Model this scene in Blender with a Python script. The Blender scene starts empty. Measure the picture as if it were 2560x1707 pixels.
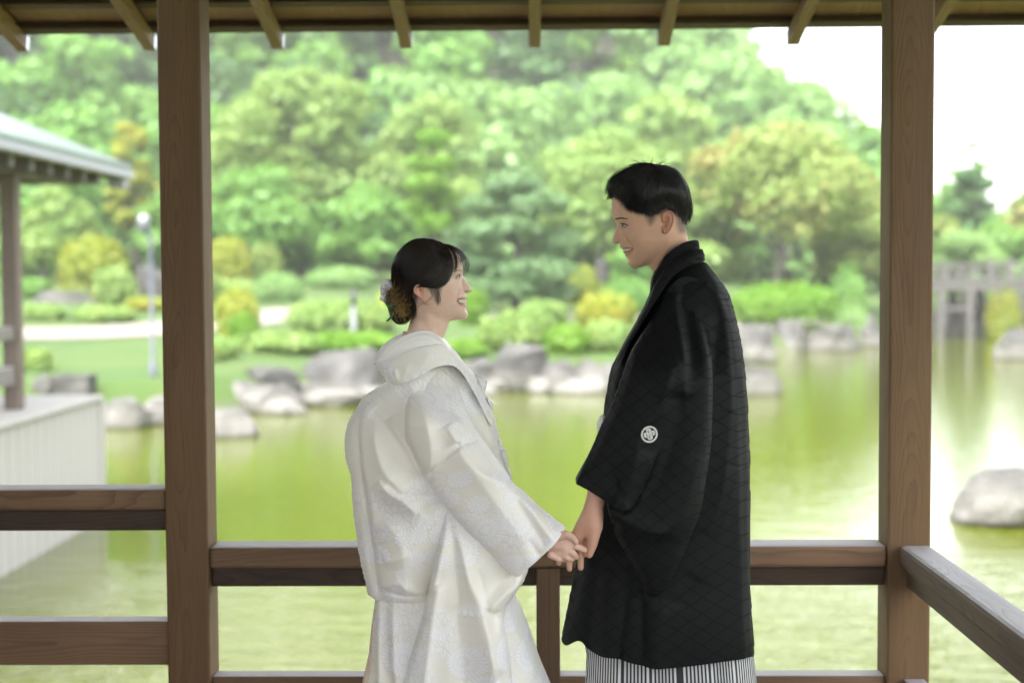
import bpy, bmesh, math, random
import numpy as np
from mathutils import Vector, Matrix, noise as mnoise

R = math.radians
sc = bpy.context.scene
col = sc.collection

# ------------------------------------------------------------ camera
CAM = np.array((0.0, 0.0, 1.53))
LENS = 50.0
YAW, PITCH, ROLL = R(0.92), R(-2.75), R(-0.32)
_cm = (Matrix.Rotation(YAW, 3, 'Z') @ Matrix.Rotation(R(90) + PITCH, 3, 'X') @ Matrix.Rotation(ROLL, 3, 'Z'))
cam_data = bpy.data.cameras.new('camera')
cam_data.lens = LENS; cam_data.sensor_width = 36.0
cam_data.clip_start = 0.05; cam_data.clip_end = 5000
cam_data.dof.use_dof = True
cam_data.dof.focus_distance = 3.30
cam_data.dof.aperture_fstop = 2.0
cam = bpy.data.objects.new('camera', cam_data); col.objects.link(cam)
cam.matrix_world = Matrix.Translation(CAM) @ _cm.to_4x4()
sc.camera = cam

# ------------------------------------------------------------ sky, sun, exposure
SUN_EL, SUN_ROT = 58.0, 205.0          # soft high light from behind the pavilion, a little to the left
world = bpy.data.worlds.new('World'); sc.world = world; world.use_nodes = True
wn = world.node_tree; wn.nodes.clear()
_sky = wn.nodes.new('ShaderNodeTexSky'); _sky.sky_type = 'NISHITA'; _sky.sun_disc = False
_sky.sun_elevation = R(SUN_EL); _sky.sun_rotation = R(SUN_ROT)
_sky.air_density = 1.0; _sky.dust_density = 4.0; _sky.ozone_density = 1.0
_hs = wn.nodes.new('ShaderNodeHueSaturation'); _hs.inputs['Saturation'].default_value = 0.22
_bg = wn.nodes.new('ShaderNodeBackground'); _bg.inputs['Strength'].default_value = 0.15
_wo = wn.nodes.new('ShaderNodeOutputWorld')
wn.links.new(_sky.outputs[0], _hs.inputs['Color']); wn.links.new(_hs.outputs[0], _bg.inputs['Color'])
wn.links.new(_bg.outputs[0], _wo.inputs['Surface'])
sd = bpy.data.lights.new('sun', 'SUN'); sd.energy = 0.8; sd.angle = R(35); sd.color = (1.0, 0.965, 0.90)
sun = bpy.data.objects.new('sun', sd); col.objects.link(sun)
_az = R(SUN_ROT)
_dir = Vector((math.sin(_az) * math.cos(R(SUN_EL)), math.cos(_az) * math.cos(R(SUN_EL)), math.sin(R(SUN_EL))))
sun.rotation_euler = _dir.to_track_quat('Z', 'Y').to_euler()
sun.location = (0, 0, 30)
sc.view_settings.view_transform = 'Standard'
sc.view_settings.look = 'None'
sc.view_settings.exposure = 2.9
sc.view_settings.gamma = 1.0
sc.view_settings.use_curve_mapping = False
sc.cycles.use_denoising = True
sc.cycles.max_bounces = 8
sc.cycles.diffuse_bounces = 4
sc.cycles.glossy_bounces = 3
sc.cycles.transmission_bounces = 4
sc.cycles.transparent_max_bounces = 8
sc.cycles.sample_clamp_indirect = 6.0
sc.cycles.caustics_reflective = False
sc.cycles.caustics_refractive = False

# ------------------------------------------------------------ measuring helpers
FPX = LENS / 36.0 * 2560
_Rm = np.array(_cm)
def ray(px, py):
    v = np.array(((px - 1280.0) / FPX, -(py - 853.5) / FPX, -1.0))
    return _Rm @ v
def P(px, py, Y):                      # the point of the vertical plane at depth Y
    d = ray(px, py); t = (Y - CAM[1]) / d[1]
    return CAM + d * t
def W(px, py, z=-0.72):                # the point of a level plane
    d = ray(px, py); t = (z - CAM[2]) / d[2]
    return CAM + d * t

# ------------------------------------------------------------ object helpers
def tag(o, label=None, cat=None, group=None, kind=None):
    if label: o['label'] = label
    if cat: o['category'] = cat
    if group: o['group'] = group
    if kind: o['kind'] = kind
    return o
def empty(name, loc=(0, 0, 0), parent=None):
    o = bpy.data.objects.new(name, None); col.objects.link(o)
    o.empty_display_size = 0.1
    o.location = loc
    if parent: o.parent = parent
    return o
def link(name, me, mat=None, parent=None, loc=None, smooth=False):
    if mat is not None and len(me.materials) == 0: me.materials.append(mat)
    o = bpy.data.objects.new(name, me); col.objects.link(o)
    if loc is not None: o.location = loc
    if parent is not None: o.parent = parent
    if smooth: me.shade_smooth()
    return o
def npmesh(name, V, F):
    """V (n,3) array; F (m,k) int array with k = 3 or 4, or a list of those."""
    V = np.asarray(V, dtype=np.float64)
    Fs = F if isinstance(F, list) else [F]
    Fs = [np.asarray(f, dtype=np.int32) for f in Fs if len(f)]
    me = bpy.data.meshes.new(name)
    me.vertices.add(len(V)); me.vertices.foreach_set('co', V.astype(np.float32).ravel())
    nl = sum(f.size for f in Fs); npoly = sum(len(f) for f in Fs)
    me.loops.add(nl); me.polygons.add(npoly)
    me.loops.foreach_set('vertex_index', np.concatenate([f.ravel() for f in Fs]))
    tot = np.concatenate([np.full(len(f), f.shape[1], np.int32) for f in Fs])
    st = np.concatenate(([0], np.cumsum(tot)[:-1])).astype(np.int32)
    me.polygons.foreach_set('loop_start', st)
    me.update(calc_edges=True); me.validate()
    return me
def merge(parts):
    """parts: list of (V, Fquad) -> one (V, F)"""
    Vs, Fs, n = [], [], 0
    for V, F in parts:
        Vs.append(V); Fs.append(np.asarray(F) + n); n += len(V)
    return np.concatenate(Vs), np.concatenate(Fs)
def copy_tree(o, parent=None):
    c = o.copy(); col.objects.link(c)
    if parent is not None: c.parent = parent
    for ch in list(o.children): copy_tree(ch, c)
    return c
def box(name, x, y, z, mat, parent=None, bevel=0.004, rot=None, piv=None):
    c = Vector(((x[0] + x[1]) / 2, (y[0] + y[1]) / 2, (z[0] + z[1]) / 2))
    bm = bmesh.new(); bmesh.ops.create_cube(bm, size=1)
    for v in bm.verts:
        v.co = Vector((v.co.x * (x[1] - x[0]), v.co.y * (y[1] - y[0]), v.co.z * (z[1] - z[0])))
    if bevel: bmesh.ops.bevel(bm, geom=bm.edges[:], offset=bevel, segments=2, profile=0.5, affect='EDGES')
    me = bpy.data.meshes.new(name); bm.to_mesh(me); bm.free()
    o = link(name, me, mat)
    o.location = c
    if parent is not None:
        o.parent = parent; o.location = c - parent.location
    return o
def tube(pts, rad, n=7, cap=True):
    pts = np.asarray(pts, float); m = len(pts)
    rad = np.broadcast_to(np.asarray(rad, float), (m,))
    tg = np.gradient(pts, axis=0); tg /= np.linalg.norm(tg, axis=1)[:, None] + 1e-9
    ref = np.array((0.31, 0.22, 0.93)) if abs(tg[0][2]) < 0.8 else np.array((1.0, 0.1, 0.0))
    u = np.cross(tg, ref); u /= np.linalg.norm(u, axis=1)[:, None] + 1e-9
    v = np.cross(tg, u)
    a = np.arange(n) * 2 * math.pi / n
    V = (pts[:, None, :] + rad[:, None, None] * (np.cos(a)[None, :, None] * u[:, None, :] + np.sin(a)[None, :, None] * v[:, None, :])).reshape(-1, 3)
    i = np.arange(m - 1)[:, None] * n; j = np.arange(n)[None, :]; k = (j + 1) % n
    F = np.stack([i + j, i + k, i + n + k, i + n + j], -1).reshape(-1, 4)
    return V, F

# ------------------------------------------------------------ material helpers
class NT:
    def __init__(s, name):
        s.mat = bpy.data.materials.new(name); s.mat.use_nodes = True
        s.t = s.mat.node_tree; s.t.nodes.clear()
        s.out = s.t.nodes.new('ShaderNodeOutputMaterial')
    def n(s, typ, **kw):
        nd = s.t.nodes.new('ShaderNode' + typ)
        for k, v in kw.items(): setattr(nd, k, v)
        return nd
    def put(s, sock, v):
        if v is None: return
        if hasattr(v, 'is_output') or hasattr(v, 'links'): s.t.links.new(v, sock)
        elif isinstance(v, (tuple, list)) and len(v) == 3 and sock.type == 'RGBA': sock.default_value = (*v, 1)
        else: sock.default_value = v
    def math(s, op, a, b=None, c=None, clamp=False):
        nd = s.n('Math', operation=op); nd.use_clamp = clamp
        s.put(nd.inputs[0], a); s.put(nd.inputs[1], b)
        if c is not None: s.put(nd.inputs[2], c)
        return nd.outputs[0]
    def vmath(s, op, a, b=None, sc=None):
        nd = s.n('VectorMath', operation=op)
        s.put(nd.inputs[0], a)
        if b is not None: s.put(nd.inputs[1], b)
        if sc is not None: s.put(nd.inputs['Scale'], sc)
        return nd.outputs['Value'] if op in ('LENGTH', 'DOT_PRODUCT', 'DISTANCE') else nd.outputs[0]
    def mix(s, f, a, b, blend='MIX'):
        nd = s.n('Mix', data_type='RGBA', blend_type=blend)
        s.put(nd.inputs[0], f); s.put(nd.inputs[6], a); s.put(nd.inputs[7], b)
        return nd.outputs[2]
    def coords(s, which='Object'):
        return s.n('TexCoord').outputs[which]
    def mapping(s, v, loc=(0, 0, 0), rot=(0, 0, 0), scale=(1, 1, 1)):
        nd = s.n('Mapping'); s.put(nd.inputs[0], v)
        nd.inputs[1].default_value = loc; nd.inputs[2].default_value = rot; nd.inputs[3].default_value = scale
        return nd.outputs[0]
    def noise(s, v, scale, detail=3, rough=0.5, out=0, dim='3D'):
        nd = s.n('TexNoise'); nd.noise_dimensions = dim
        s.put(nd.inputs['Vector'], v); s.put(nd.inputs['Scale'], scale)
        nd.inputs['Detail'].default_value = detail; nd.inputs['Roughness'].default_value = rough
        return nd.outputs[out]
    def ramp(s, f, stops):
        nd = s.n('ValToRGB'); s.put(nd.inputs[0], f)
        e = nd.color_ramp.elements
        while len(e) < len(stops): e.new(0.5)
        for el, (p, c) in zip(e, stops):
            el.position = p; el.color = (*c, 1) if len(c) == 3 else c
        return nd.outputs[0]
    def rng(s, v, a, b, c=0.0, d=1.0):
        nd = s.n('MapRange'); s.put(nd.inputs[0], v)
        for i, q in zip((1, 2, 3, 4), (a, b, c, d)): s.put(nd.inputs[i], q)
        return nd.outputs[0]
    def sep(s, v):
        nd = s.n('SeparateXYZ'); s.put(nd.inputs[0], v); return nd.outputs
    def comb(s, x, y, z):
        nd = s.n('CombineXYZ'); s.put(nd.inputs[0], x); s.put(nd.inputs[1], y); s.put(nd.inputs[2], z); return nd.outputs[0]
    def bump(s, h, strength=0.3, dist=0.01, normal=None):
        nd = s.n('Bump'); s.put(nd.inputs['Height'], h)
        nd.inputs['Strength'].default_value = strength; nd.inputs['Distance'].default_value = dist
        if normal is not None: s.put(nd.inputs['Normal'], normal)
        return nd.outputs[0]
    def bsdf(s, color, rough=0.6, normal=None, **kw):
        b = s.n('BsdfPrincipled')
        s.put(b.inputs['Base Color'], color); s.put(b.inputs['Roughness'], rough)
        if normal is not None: s.put(b.inputs['Normal'], normal)
        for k, v in kw.items(): s.put(b.inputs[k.replace('_', ' ')], v)
        s.t.links.new(b.outputs[0], s.out.inputs[0])
        return b

def wood(name, axis, dark, light, silver=None, silver_amt=0.75, rough=0.62, scale=1.0, grain=0.5):
    m = NT(name)
    co = m.coords('Object')
    oi = m.n('ObjectInfo')
    off = m.vmath('SCALE', m.comb(oi.outputs['Random'], m.math('FRACT', m.math('MULTIPLY', oi.outputs['Random'], 7.31)), m.math('FRACT', m.math('MULTIPLY', oi.outputs['Random'], 3.77))), sc=0.35)
    x, y, z = m.sep(co)
    if axis == 'X': v = m.comb(y, z, x)
    elif axis == 'Y': v = m.comb(x, z, y)
    else: v = m.comb(x, y, z)
    # long slow wander of the log, then rings about an off-centre heart
    lo = m.mapping(v, scale=(2.0, 2.0, 0.9))
    wn_ = m.noise(m.vmath('ADD', lo, m.vmath('SCALE', off, sc=9.0)), 1.6, 2, 0.5, out=1)
    wv = m.vmath('MULTIPLY', m.vmath('SUBTRACT', wn_, (0.5, 0.5, 0.5)), (0.11, 0.11, 0.0))
    v2 = m.vmath('ADD', m.vmath('ADD', v, wv), m.vmath('MULTIPLY', m.vmath('SUBTRACT', off, (0.17, 0.17, 0.17)), (0.16, 0.16, 1.0)))
    a, b, c = m.sep(v2)
    r = m.math('SQRT', m.math('ADD', m.math('POWER', m.math('ADD', a, 0.01), 2.0), m.math('POWER', m.math('ADD', b, 0.02), 2.0)))
    ringn = m.noise(m.mapping(v, scale=(6, 6, 0.8)), 3.0, 3)
    ph = m.math('ADD', m.math('MULTIPLY', r, 150.0 * scale), m.math('MULTIPLY', ringn, 2.2))
    saw = m.math('FRACT', ph)
    ring = m.math('POWER', saw, 3.0)
    fib = m.noise(m.mapping(v, scale=(260, 260, 5)), 1.0, 3, 0.6)
    blot = m.noise(m.mapping(v, scale=(5, 5, 1.2)), 1.5, 3)
    f = m.math('ADD', m.math('MULTIPLY', ring, grain), m.math('MULTIPLY', m.math('SUBTRACT', fib, 0.5), 0.5))
    base = m.mix(m.math('MULTIPLY', m.rng(blot, 0.3, 0.7), 0.75), light, tuple(0.5 * (p + q) for p, q in zip(dark, light)))
    colr = m.mix(m.math('MULTIPLY', f, 1.0, clamp=True), base, dark)
    if silver:  # upward faces: silvery weathering with sky reflection painted into the colour
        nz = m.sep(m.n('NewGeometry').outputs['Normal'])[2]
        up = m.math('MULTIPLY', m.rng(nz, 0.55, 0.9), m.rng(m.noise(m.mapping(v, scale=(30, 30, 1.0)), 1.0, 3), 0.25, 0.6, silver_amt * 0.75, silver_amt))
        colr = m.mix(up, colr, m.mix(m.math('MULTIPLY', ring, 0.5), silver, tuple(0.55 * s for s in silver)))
    h = m.math('SUBTRACT', m.math('MULTIPLY', fib, 0.5), m.math('MULTIPLY', ring, 0.6))
    nrm = m.bump(h, 0.35, 0.002)
    m.bsdf(colr, m.rng(fib, 0.3, 0.7, rough - 0.08, rough + 0.12), nrm)
    return m.mat
# ============================================================ the pavilion we stand in
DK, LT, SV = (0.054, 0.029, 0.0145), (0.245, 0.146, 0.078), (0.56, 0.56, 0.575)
M_post = wood('post_wood', 'Z', (0.052, 0.025, 0.0095), (0.180, 0.100, 0.041), scale=1.3, grain=0.36)
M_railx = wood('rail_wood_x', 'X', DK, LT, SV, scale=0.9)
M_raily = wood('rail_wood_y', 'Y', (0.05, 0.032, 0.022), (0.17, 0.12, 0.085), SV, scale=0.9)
M_beamx = wood('beam_wood_x', 'X', (0.016, 0.008, 0.004), (0.062, 0.033, 0.017), scale=0.7, grain=0.8)
M_bal = wood('baluster_wood', 'Z', (0.05, 0.026, 0.014), (0.16, 0.092, 0.05), scale=0.9)
M_raft = wood('rafter_wood', 'Y', (0.13, 0.076, 0.074), (0.48, 0.305, 0.295), scale=0.8)
M_board = wood('eave_board_wood', 'Y', (0.14, 0.076, 0.082), (0.55, 0.325, 0.345), scale=0.8)
M_batten = wood('batten_wood', 'X', (0.045, 0.025, 0.023), (0.125, 0.072, 0.064), scale=0.8)
M_deckwood = wood('deck_wood', 'Y', (0.06, 0.045, 0.033), (0.20, 0.155, 0.115), scale=0.8)

M_shadewall = wood('shade_wall_wood', 'Z', (0.07, 0.05, 0.035), (0.26, 0.20, 0.145), scale=0.9)
YP = 3.75                                    # front faces of the posts
pav = empty('garden_pavilion', (0, YP, 0))
tag(pav, 'dark timber garden pavilion with square posts, handrails and open eaves framing the couple', 'pavilion')
def pbox(name, x, y, z, mat, **k): return box(name, x, y, z, mat, parent=pav, **k)

pl0, pl1 = P(404.7, 852, YP)[0], P(512, 852, YP)[0]
pr0, pr1 = P(2223.5, 852, YP)[0], P(2331.6, 852, YP)[0]
PW = 0.5 * ((pl1 - pl0) + (pr1 - pr0))
pbox('post', (pl0, pl1), (YP, YP + PW), (0.0, 3.15), M_post, bevel=0.006)
pbox('post', (pr0, pr1), (YP, YP + PW), (0.0, 3.15), M_post, bevel=0.006)
pl2 = pl0 - 2.02
pbox('post', (pl2, pl2 + PW), (YP, YP + PW), (0.0, 3.15), M_post, bevel=0.006)
YB = -0.6                                    # the row of posts behind the camera
for xa in (pl2, pl0 + 0.0, pr0): pbox('post', (xa, xa + PW), (YB - PW, YB), (0.0, 3.15), M_post, bevel=0.006)

# handrail between the posts
def zat(px, py, Y): return float(P(px, py, Y)[2])
YR = YP + 0.008
zt = zat(1900, 1364, YR); zb = zat(1900, 1418.5, YR); zbb = zat(1900, 1463, YR + 0.022)
RW = 0.098
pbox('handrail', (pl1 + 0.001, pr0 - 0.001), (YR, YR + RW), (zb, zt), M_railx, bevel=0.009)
pbox('rail_beam', (pl1 + 0.0015, pr0 - 0.0015), (YR + 0.022, YR + 0.075), (zbb, zb - 0.0015), M_beamx)
z2 = zat(700, 1690, YR + 0.01)
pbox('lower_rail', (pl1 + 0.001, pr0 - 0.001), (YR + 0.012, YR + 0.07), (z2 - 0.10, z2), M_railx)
bx0, bx1 = P(1341, 1560, YR + 0.014)[0], P(1400, 1560, YR + 0.014)[0]
pbox('baluster', (bx0, bx1), (YR + 0.006, YR + 0.078), (0.0, zb - 0.002), M_bal)
# left bay, its rails a hand higher
zt = zat(330, 1222.5, YR); zb = zat(330, 1276, YR); zbb = zat(330, 1326, YR + 0.02)
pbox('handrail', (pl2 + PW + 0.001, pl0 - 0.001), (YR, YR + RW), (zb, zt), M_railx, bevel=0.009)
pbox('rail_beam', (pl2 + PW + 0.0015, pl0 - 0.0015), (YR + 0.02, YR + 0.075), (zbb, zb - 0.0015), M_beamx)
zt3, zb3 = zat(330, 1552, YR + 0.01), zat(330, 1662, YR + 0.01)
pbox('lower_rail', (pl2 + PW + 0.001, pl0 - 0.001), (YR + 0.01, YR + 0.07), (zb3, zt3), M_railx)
# side bay running back towards the camera
xi, xo = P(2246, 1362, YP)[0], P(2326, 1365, YP)[0]
zt = zat(2280, 1361, YP); zsb = zt - 0.058
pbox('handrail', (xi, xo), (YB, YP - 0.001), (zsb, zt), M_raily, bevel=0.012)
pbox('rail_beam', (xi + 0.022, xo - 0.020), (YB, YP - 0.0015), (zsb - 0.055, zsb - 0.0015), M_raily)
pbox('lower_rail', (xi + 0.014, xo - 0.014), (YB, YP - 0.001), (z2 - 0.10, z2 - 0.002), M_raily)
pbox('baluster', (xi + 0.012, xo - 0.012), (2.70, 2.765), (0.0, zsb - 0.057), M_bal)

# eaves: rafters, battens, boards
SL = math.tan(R(13.3)); CS = math.cos(R(13.3))
YE = 5.07; ZE = zat(1337, 119, YE); RH, RB = 0.052, 0.040
YRIDGE = 1.55
x0 = P(1337, 119, YE)[0]; SP = 0.455
def slope_box(name, x, ya, yb, h0, h1, mat, parent=pav, bevel=0.003):
    """a bar that follows the roof slope: h0..h1 above the rafters' underside"""
    L = (yb - ya) / CS; cy = 0.5 * (ya + yb)
    o = box(name, x, (-L / 2, L / 2), (-(h1 - h0) / 2, (h1 - h0) / 2), mat, bevel=bevel)
    hm = 0.5 * (h0 + h1)
    o.rotation_euler = (-R(13.3), 0, 0)
    o.location = Vector(((x[0] + x[1]) / 2, cy + hm * math.sin(R(13.3)), ZE + (YE - cy) * SL + hm * CS)) - parent.location
    o.parent = parent
    return o
M_cap = NT('rafter_cap_metal'); M_cap.bsdf((0.30, 0.32, 0.36), 0.22, Metallic=0.9); M_cap = M_cap.mat
for k in range(-7, 6):
    xc = x0 + k * SP
    r = slope_box('rafter', (xc - RB / 2, xc + RB / 2), YRIDGE, YE, 0, RH, M_raft)
    c = box('end_cap', (-RB / 2 - 0.002, RB / 2 + 0.002), (-0.016, 0.016), (-RH / 2 - 0.002, RH / 2 - 0.004), M_cap, bevel=0.001)
    c.parent = r; c.location = (0, (YE - YRIDGE) / CS / 2 - 0.0135, 0)
xa, xb = x0 - 7.6 * SP, x0 + 5.6 * SP
slope_box('eave_batten', (xa, xb), YE - 0.075, YE - 0.022, RH + 0.001, RH + 0.026, M_batten)
for q in range(1, 16):
    yq = YE - 0.048 - 0.205 * q
    slope_box('batten', (xa, xb), yq - 0.022, yq + 0.022, RH + 0.001, RH + 0.026, M_batten)
for k in range(-8, 6):
    xc = x0 + (k + 0.5) * SP
    h = 0.0005 * (k % 3)
    slope_box('eave_board', (xc - SP / 2 + 0.007, xc + SP / 2 - 0.007), YRIDGE, YE + 0.03, RH + 0.027 + h, RH + 0.041 + h, M_board, bevel=0.002)
M_roof = NT('roof_shingle'); M_roof.bsdf(M_roof.mix(M_roof.noise(M_roof.coords(), 6), (0.10, 0.12, 0.11), (0.17, 0.20, 0.18)), 0.8); M_roof = M_roof.mat
slope_box('roof_covering', (xa - 0.05, xb + 0.05), YRIDGE, YE + 0.05, RH + 0.045, RH + 0.11, M_roof)
ob = slope_box('roof_covering', (xa - 0.05, xb + 0.05), YRIDGE, YE + 0.05, RH + 0.03, RH + 0.11, M_roof)
ob.rotation_euler.x *= -1; ob.location.y = 2 * YRIDGE - (ob.location.y + YP) - YP
# cross beams on the posts
zpb = ZE + (YE - YP - PW / 2) * SL
pbox('wall_plate', (xa + 0.4, xb - 0.4), (YP + 0.008, YP + PW - 0.008), (zpb - 0.17, zpb - 0.03), M_beamx)
pbox('wall_plate', (xa + 0.4, xb - 0.4), (YB - PW + 0.008, YB - 0.008), (zpb - 0.17, zpb - 0.03), M_beamx)
# floor
nfl = 26; fy0, fy1 = -1.2, YP + 0.42
fw = (xb - 0.5 - xa - 0.5) / nfl
for k in range(nfl):
    a = xa + 0.5 + k * fw
    pbox('floor_plank', (a + 0.003, a + fw - 0.003), (fy0, fy1), (-0.05, 0.0), M_deckwood, bevel=0.003)
pbox('floor_joist', (xa + 0.6, xb - 0.6), (YP + 0.1, YP + 0.2), (-0.22, -0.052), M_beamx)
for xq in (pl2 + 0.05, pl0 + 0.05, pr0 + 0.05):
    for yq in (YP + 0.15, YB + 0.2):
        pbox('pier', (xq - 0.08, xq + 0.08), (yq - 0.08, yq + 0.08), (-1.7, -0.222), M_beamx)

# unseen boarded parapet added behind the camera to hold back fill light
zw1 = zpb - 0.172
nb_ = 24; bw = (xb - xa - 1.0) / nb_
for k in range(nb_):
    a = xa + 0.5 + k * bw
    pbox('wall_board', (a + 0.002, a + bw - 0.002), (YB - PW - 0.03, YB - PW - 0.002), (0.002, 1.15), M_shadewall, bevel=0.003)

# unseen boarded wall added at the left bay to shade left-facing surfaces
ns_ = 20; bw = (YP - YB) / ns_
for k in range(ns_):
    a = YB + k * bw
    pbox('wall_board', (pl2 + 0.02, pl2 + 0.05), (a + 0.002, a + bw - 0.002), (0.002, zw1), M_shadewall, bevel=0.003)
# ============================================================ ground, pond
ZW = -0.72
_sh = [W(-160, 1075), W(255, 1062), W(470, 1048), W(640, 1030), W(760, 1014), W(930, 1008), W(1150, 984), W(1300, 978), W(1500, 972),
       W(1640, 965), W(1760, 930), W(1900, 886), W(2080, 872), W(2180, 845), W(2400, 835), W(2560, 833)]
_sx = np.array([-90, -30, -18] + [p[0] for p in _sh] + [24, 34, 44, 60]); _sy = np.array([-8, -4, 16] + [p[1] for p in _sh] + [51, 50, 30, -8])
def shore(X): return np.interp(X, _sx, _sy)
def sstep(a, b, t):
    t = np.clip((t - a) / (b - a), 0, 1); return t * t * (3 - 2 * t)
_hx = np.array([-140, -60, -30, -15, 0, 8, 15, 20, 26, 33, 42, 60, 140.])
_hz = np.array([20., 26, 29, 30, 26, 20.5, 12.0, 5.2, 0.9, 0.2, 0.0, 0, 0])
def ground(X, Y):
    X = np.asarray(X, float); Y = np.asarray(Y, float)
    t = Y - shore(X)
    back = np.maximum(-1.4 - Y, np.abs(X) - 70)
    z = -1.7 + 0.95 * sstep(-1.6, -0.1, t) + 0.62 * sstep(-0.1, 1.3, t) + 0.45 * sstep(1, 9, t) + 0.95 * sstep(8, 30, t)
    hill = np.interp(X, _hx, _hz)
    u = Y - (62 + 0.25 * np.maximum(X - 5, 0))
    z = z + hill * sstep(0, 52, u) * np.where(t > 0, 1, 0)
    z = z + np.where(back > 0, 1.5 * sstep(0, 1.5, back), 0) * np.where(t < 0, 1, 0)
    z = z + 0.10 * np.sin(X * 0.35 + 1.0) * np.sin(Y * 0.27) * sstep(2, 8, t)
    return z
gx = np.concatenate([[-1500, -700, -300, -160], np.arange(-100, -22, 4.0), np.arange(-22, 30, 0.5), np.arange(30, 104, 4.0), [160, 300, 700, 1500]])
gy = np.concatenate([[-1500, -600, -200, -80, -40, -20], np.arange(-10, 18, 1.0), np.arange(18, 62, 0.4), np.arange(62, 150, 2.0), [170, 220, 300, 600, 1500]])
GX, GY = np.meshgrid(gx, gy)
GZ = ground(GX, GY)
V = np.stack([GX, GY, GZ], -1).reshape(-1, 3)
nx = len(gx); i = np.arange(len(gy) - 1)[:, None] * nx; j = np.arange(nx - 1)[None, :]
F = np.stack([i + j, i + j + 1, i + nx + j + 1, i + nx + j], -1).reshape(-1, 4)
m = NT('lawn_ground')
co = m.coords()
n1 = m.noise(co, 0.35, 4); n2 = m.noise(co, 3.0, 4); n3 = m.noise(co, 40.0, 2)
c = m.mix(m.rng(n1, 0.35, 0.65), (0.030, 0.074, 0.007), (0.050, 0.088, 0.011))
c = m.mix(m.math('MULTIPLY', m.rng(n2, 0.4, 0.75), 0.35), c, (0.070, 0.083, 0.022))
zz = m.sep(co)[2]
c = m.mix(m.rng(zz, -0.45, -0.75), c, (0.09, 0.085, 0.06))
c = m.mix(m.rng(zz, 2.5, 4.5), c, (0.03, 0.035, 0.015))
m.bsdf(c, 0.95, m.bump(m.math('ADD', n2, n3), 0.6, 0.05))
g = link('ground', npmesh('ground', V, F), m.mat, smooth=True); tag(g, 'green lawn and banks around the pond rising to a wooded hill', kind='structure')

# gravel path sheet lying on the lawn
def ribbon(name, pts, widths, lift, mat, label, step=0.6):
    pts = np.array(pts, float); d = np.concatenate([[0], np.cumsum(np.linalg.norm(np.diff(pts, axis=0), axis=1))])
    s = np.linspace(0, d[-1], int(d[-1] / step) + 2)
    c = np.stack([np.interp(s, d, pts[:, 0]), np.interp(s, d, pts[:, 1])], 1)
    w = np.interp(s, d, widths)
    for _ in range(4): c[1:-1] = 0.25 * c[:-2] + 0.5 * c[1:-1] + 0.25 * c[2:]
    tg = np.gradient(c, axis=0); tg /= np.linalg.norm(tg, axis=1)[:, None]
    nr = np.stack([-tg[:, 1], tg[:, 0]], 1)
    k = np.linspace(-0.5, 0.5, 9)
    Q = c[:, None, :] + nr[:, None, :] * (k[None, :, None] * w[:, None, None])
    Z = ground(Q[..., 0], Q[..., 1]) + lift
    V = np.concatenate([Q, Z[..., None]], -1).reshape(-1, 3)
    n = 9; i = np.arange(len(s) - 1)[:, None] * n; j = np.arange(n - 1)[None, :]
    F = np.stack([i + j, i + j + 1, i + n + j + 1, i + n + j], -1).reshape(-1, 4)
    o = link(name, npmesh(name, V, F), mat, smooth=True); tag(o, label, kind='structure'); return o
m = NT('path_gravel'); co = m.coords()
c = m.mix(m.noise(co, 1.5, 3), (0.145, 0.125, 0.110), (0.19, 0.170, 0.150)); m.bsdf(c, 0.9, m.bump(m.noise(co, 60, 2), 0.5, 0.01)); M_gravel = m.mat
ribbon('path', [(-22, 27.6), (-14, 28.6), (-10, 29.6), (-8.2, 32), (-6.4, 35.5), (-3, 38.5), (1.5, 40), (7, 41.5), (10.5, 46), (18, 50)], [3.4, 3.4, 3.2, 2.6, 2.4, 2.2, 2.0, 2.0, 1.8, 1.8], 0.03, M_gravel, 'pale gravel path winding across the lawn behind the pond')

# pond
m = NT('pond_water'); co = m.coords('Object')
r1 = m.noise(m.mapping(co, scale=(1.0, 2.6, 1)), 2.3, 2, 0.45)
r2 = m.noise(m.mapping(co, rot=(0, 0, 0.35), scale=(1.0, 2.8, 1)), 7.0, 2, 0.5)
r3 = m.noise(m.mapping(co, scale=(1, 1, 1)), 0.22, 2, 0.5)
calm = m.rng(m.math('ADD', m.sep(co)[1], m.math('MULTIPLY', m.math('SUBTRACT', r3, 0.5), 5.0)), 5.5, 11.5, 1.0, 0.05)
h = m.math('MULTIPLY', m.math('ADD', r1, m.math('ADD', m.math('MULTIPLY', r2, 0.5), m.math('MULTIPLY', m.noise(m.mapping(co, rot=(0, 0, -0.2), scale=(1.0, 2.4, 1)), 17.0, 1), 0.16))), calm)
b = m.bsdf(m.mix(m.noise(co, 0.25, 2), (0.060, 0.078, 0.0006), (0.072, 0.088, 0.001)), 0.035, m.bump(h, 1.0, 0.11), IOR=1.55, Specular_IOR_Level=1.0)
M_water = m.mat
wx = np.linspace(-60, 70, 3); wy = np.linspace(-1.4, 56, 3)
V = np.array([(x, y, ZW) for y in wy for x in wx]); i = np.arange(2)[:, None] * 3; j = np.arange(2)[None, :]
F = np.stack([i + j, i + j + 1, i + 4 + j, i + 3 + j], -1).reshape(-1, 4)
o = link('pond_water', npmesh('pond_water', V, F), M_water); tag(o, 'green pond water reflecting the trees and bright sky', kind='structure')

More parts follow.
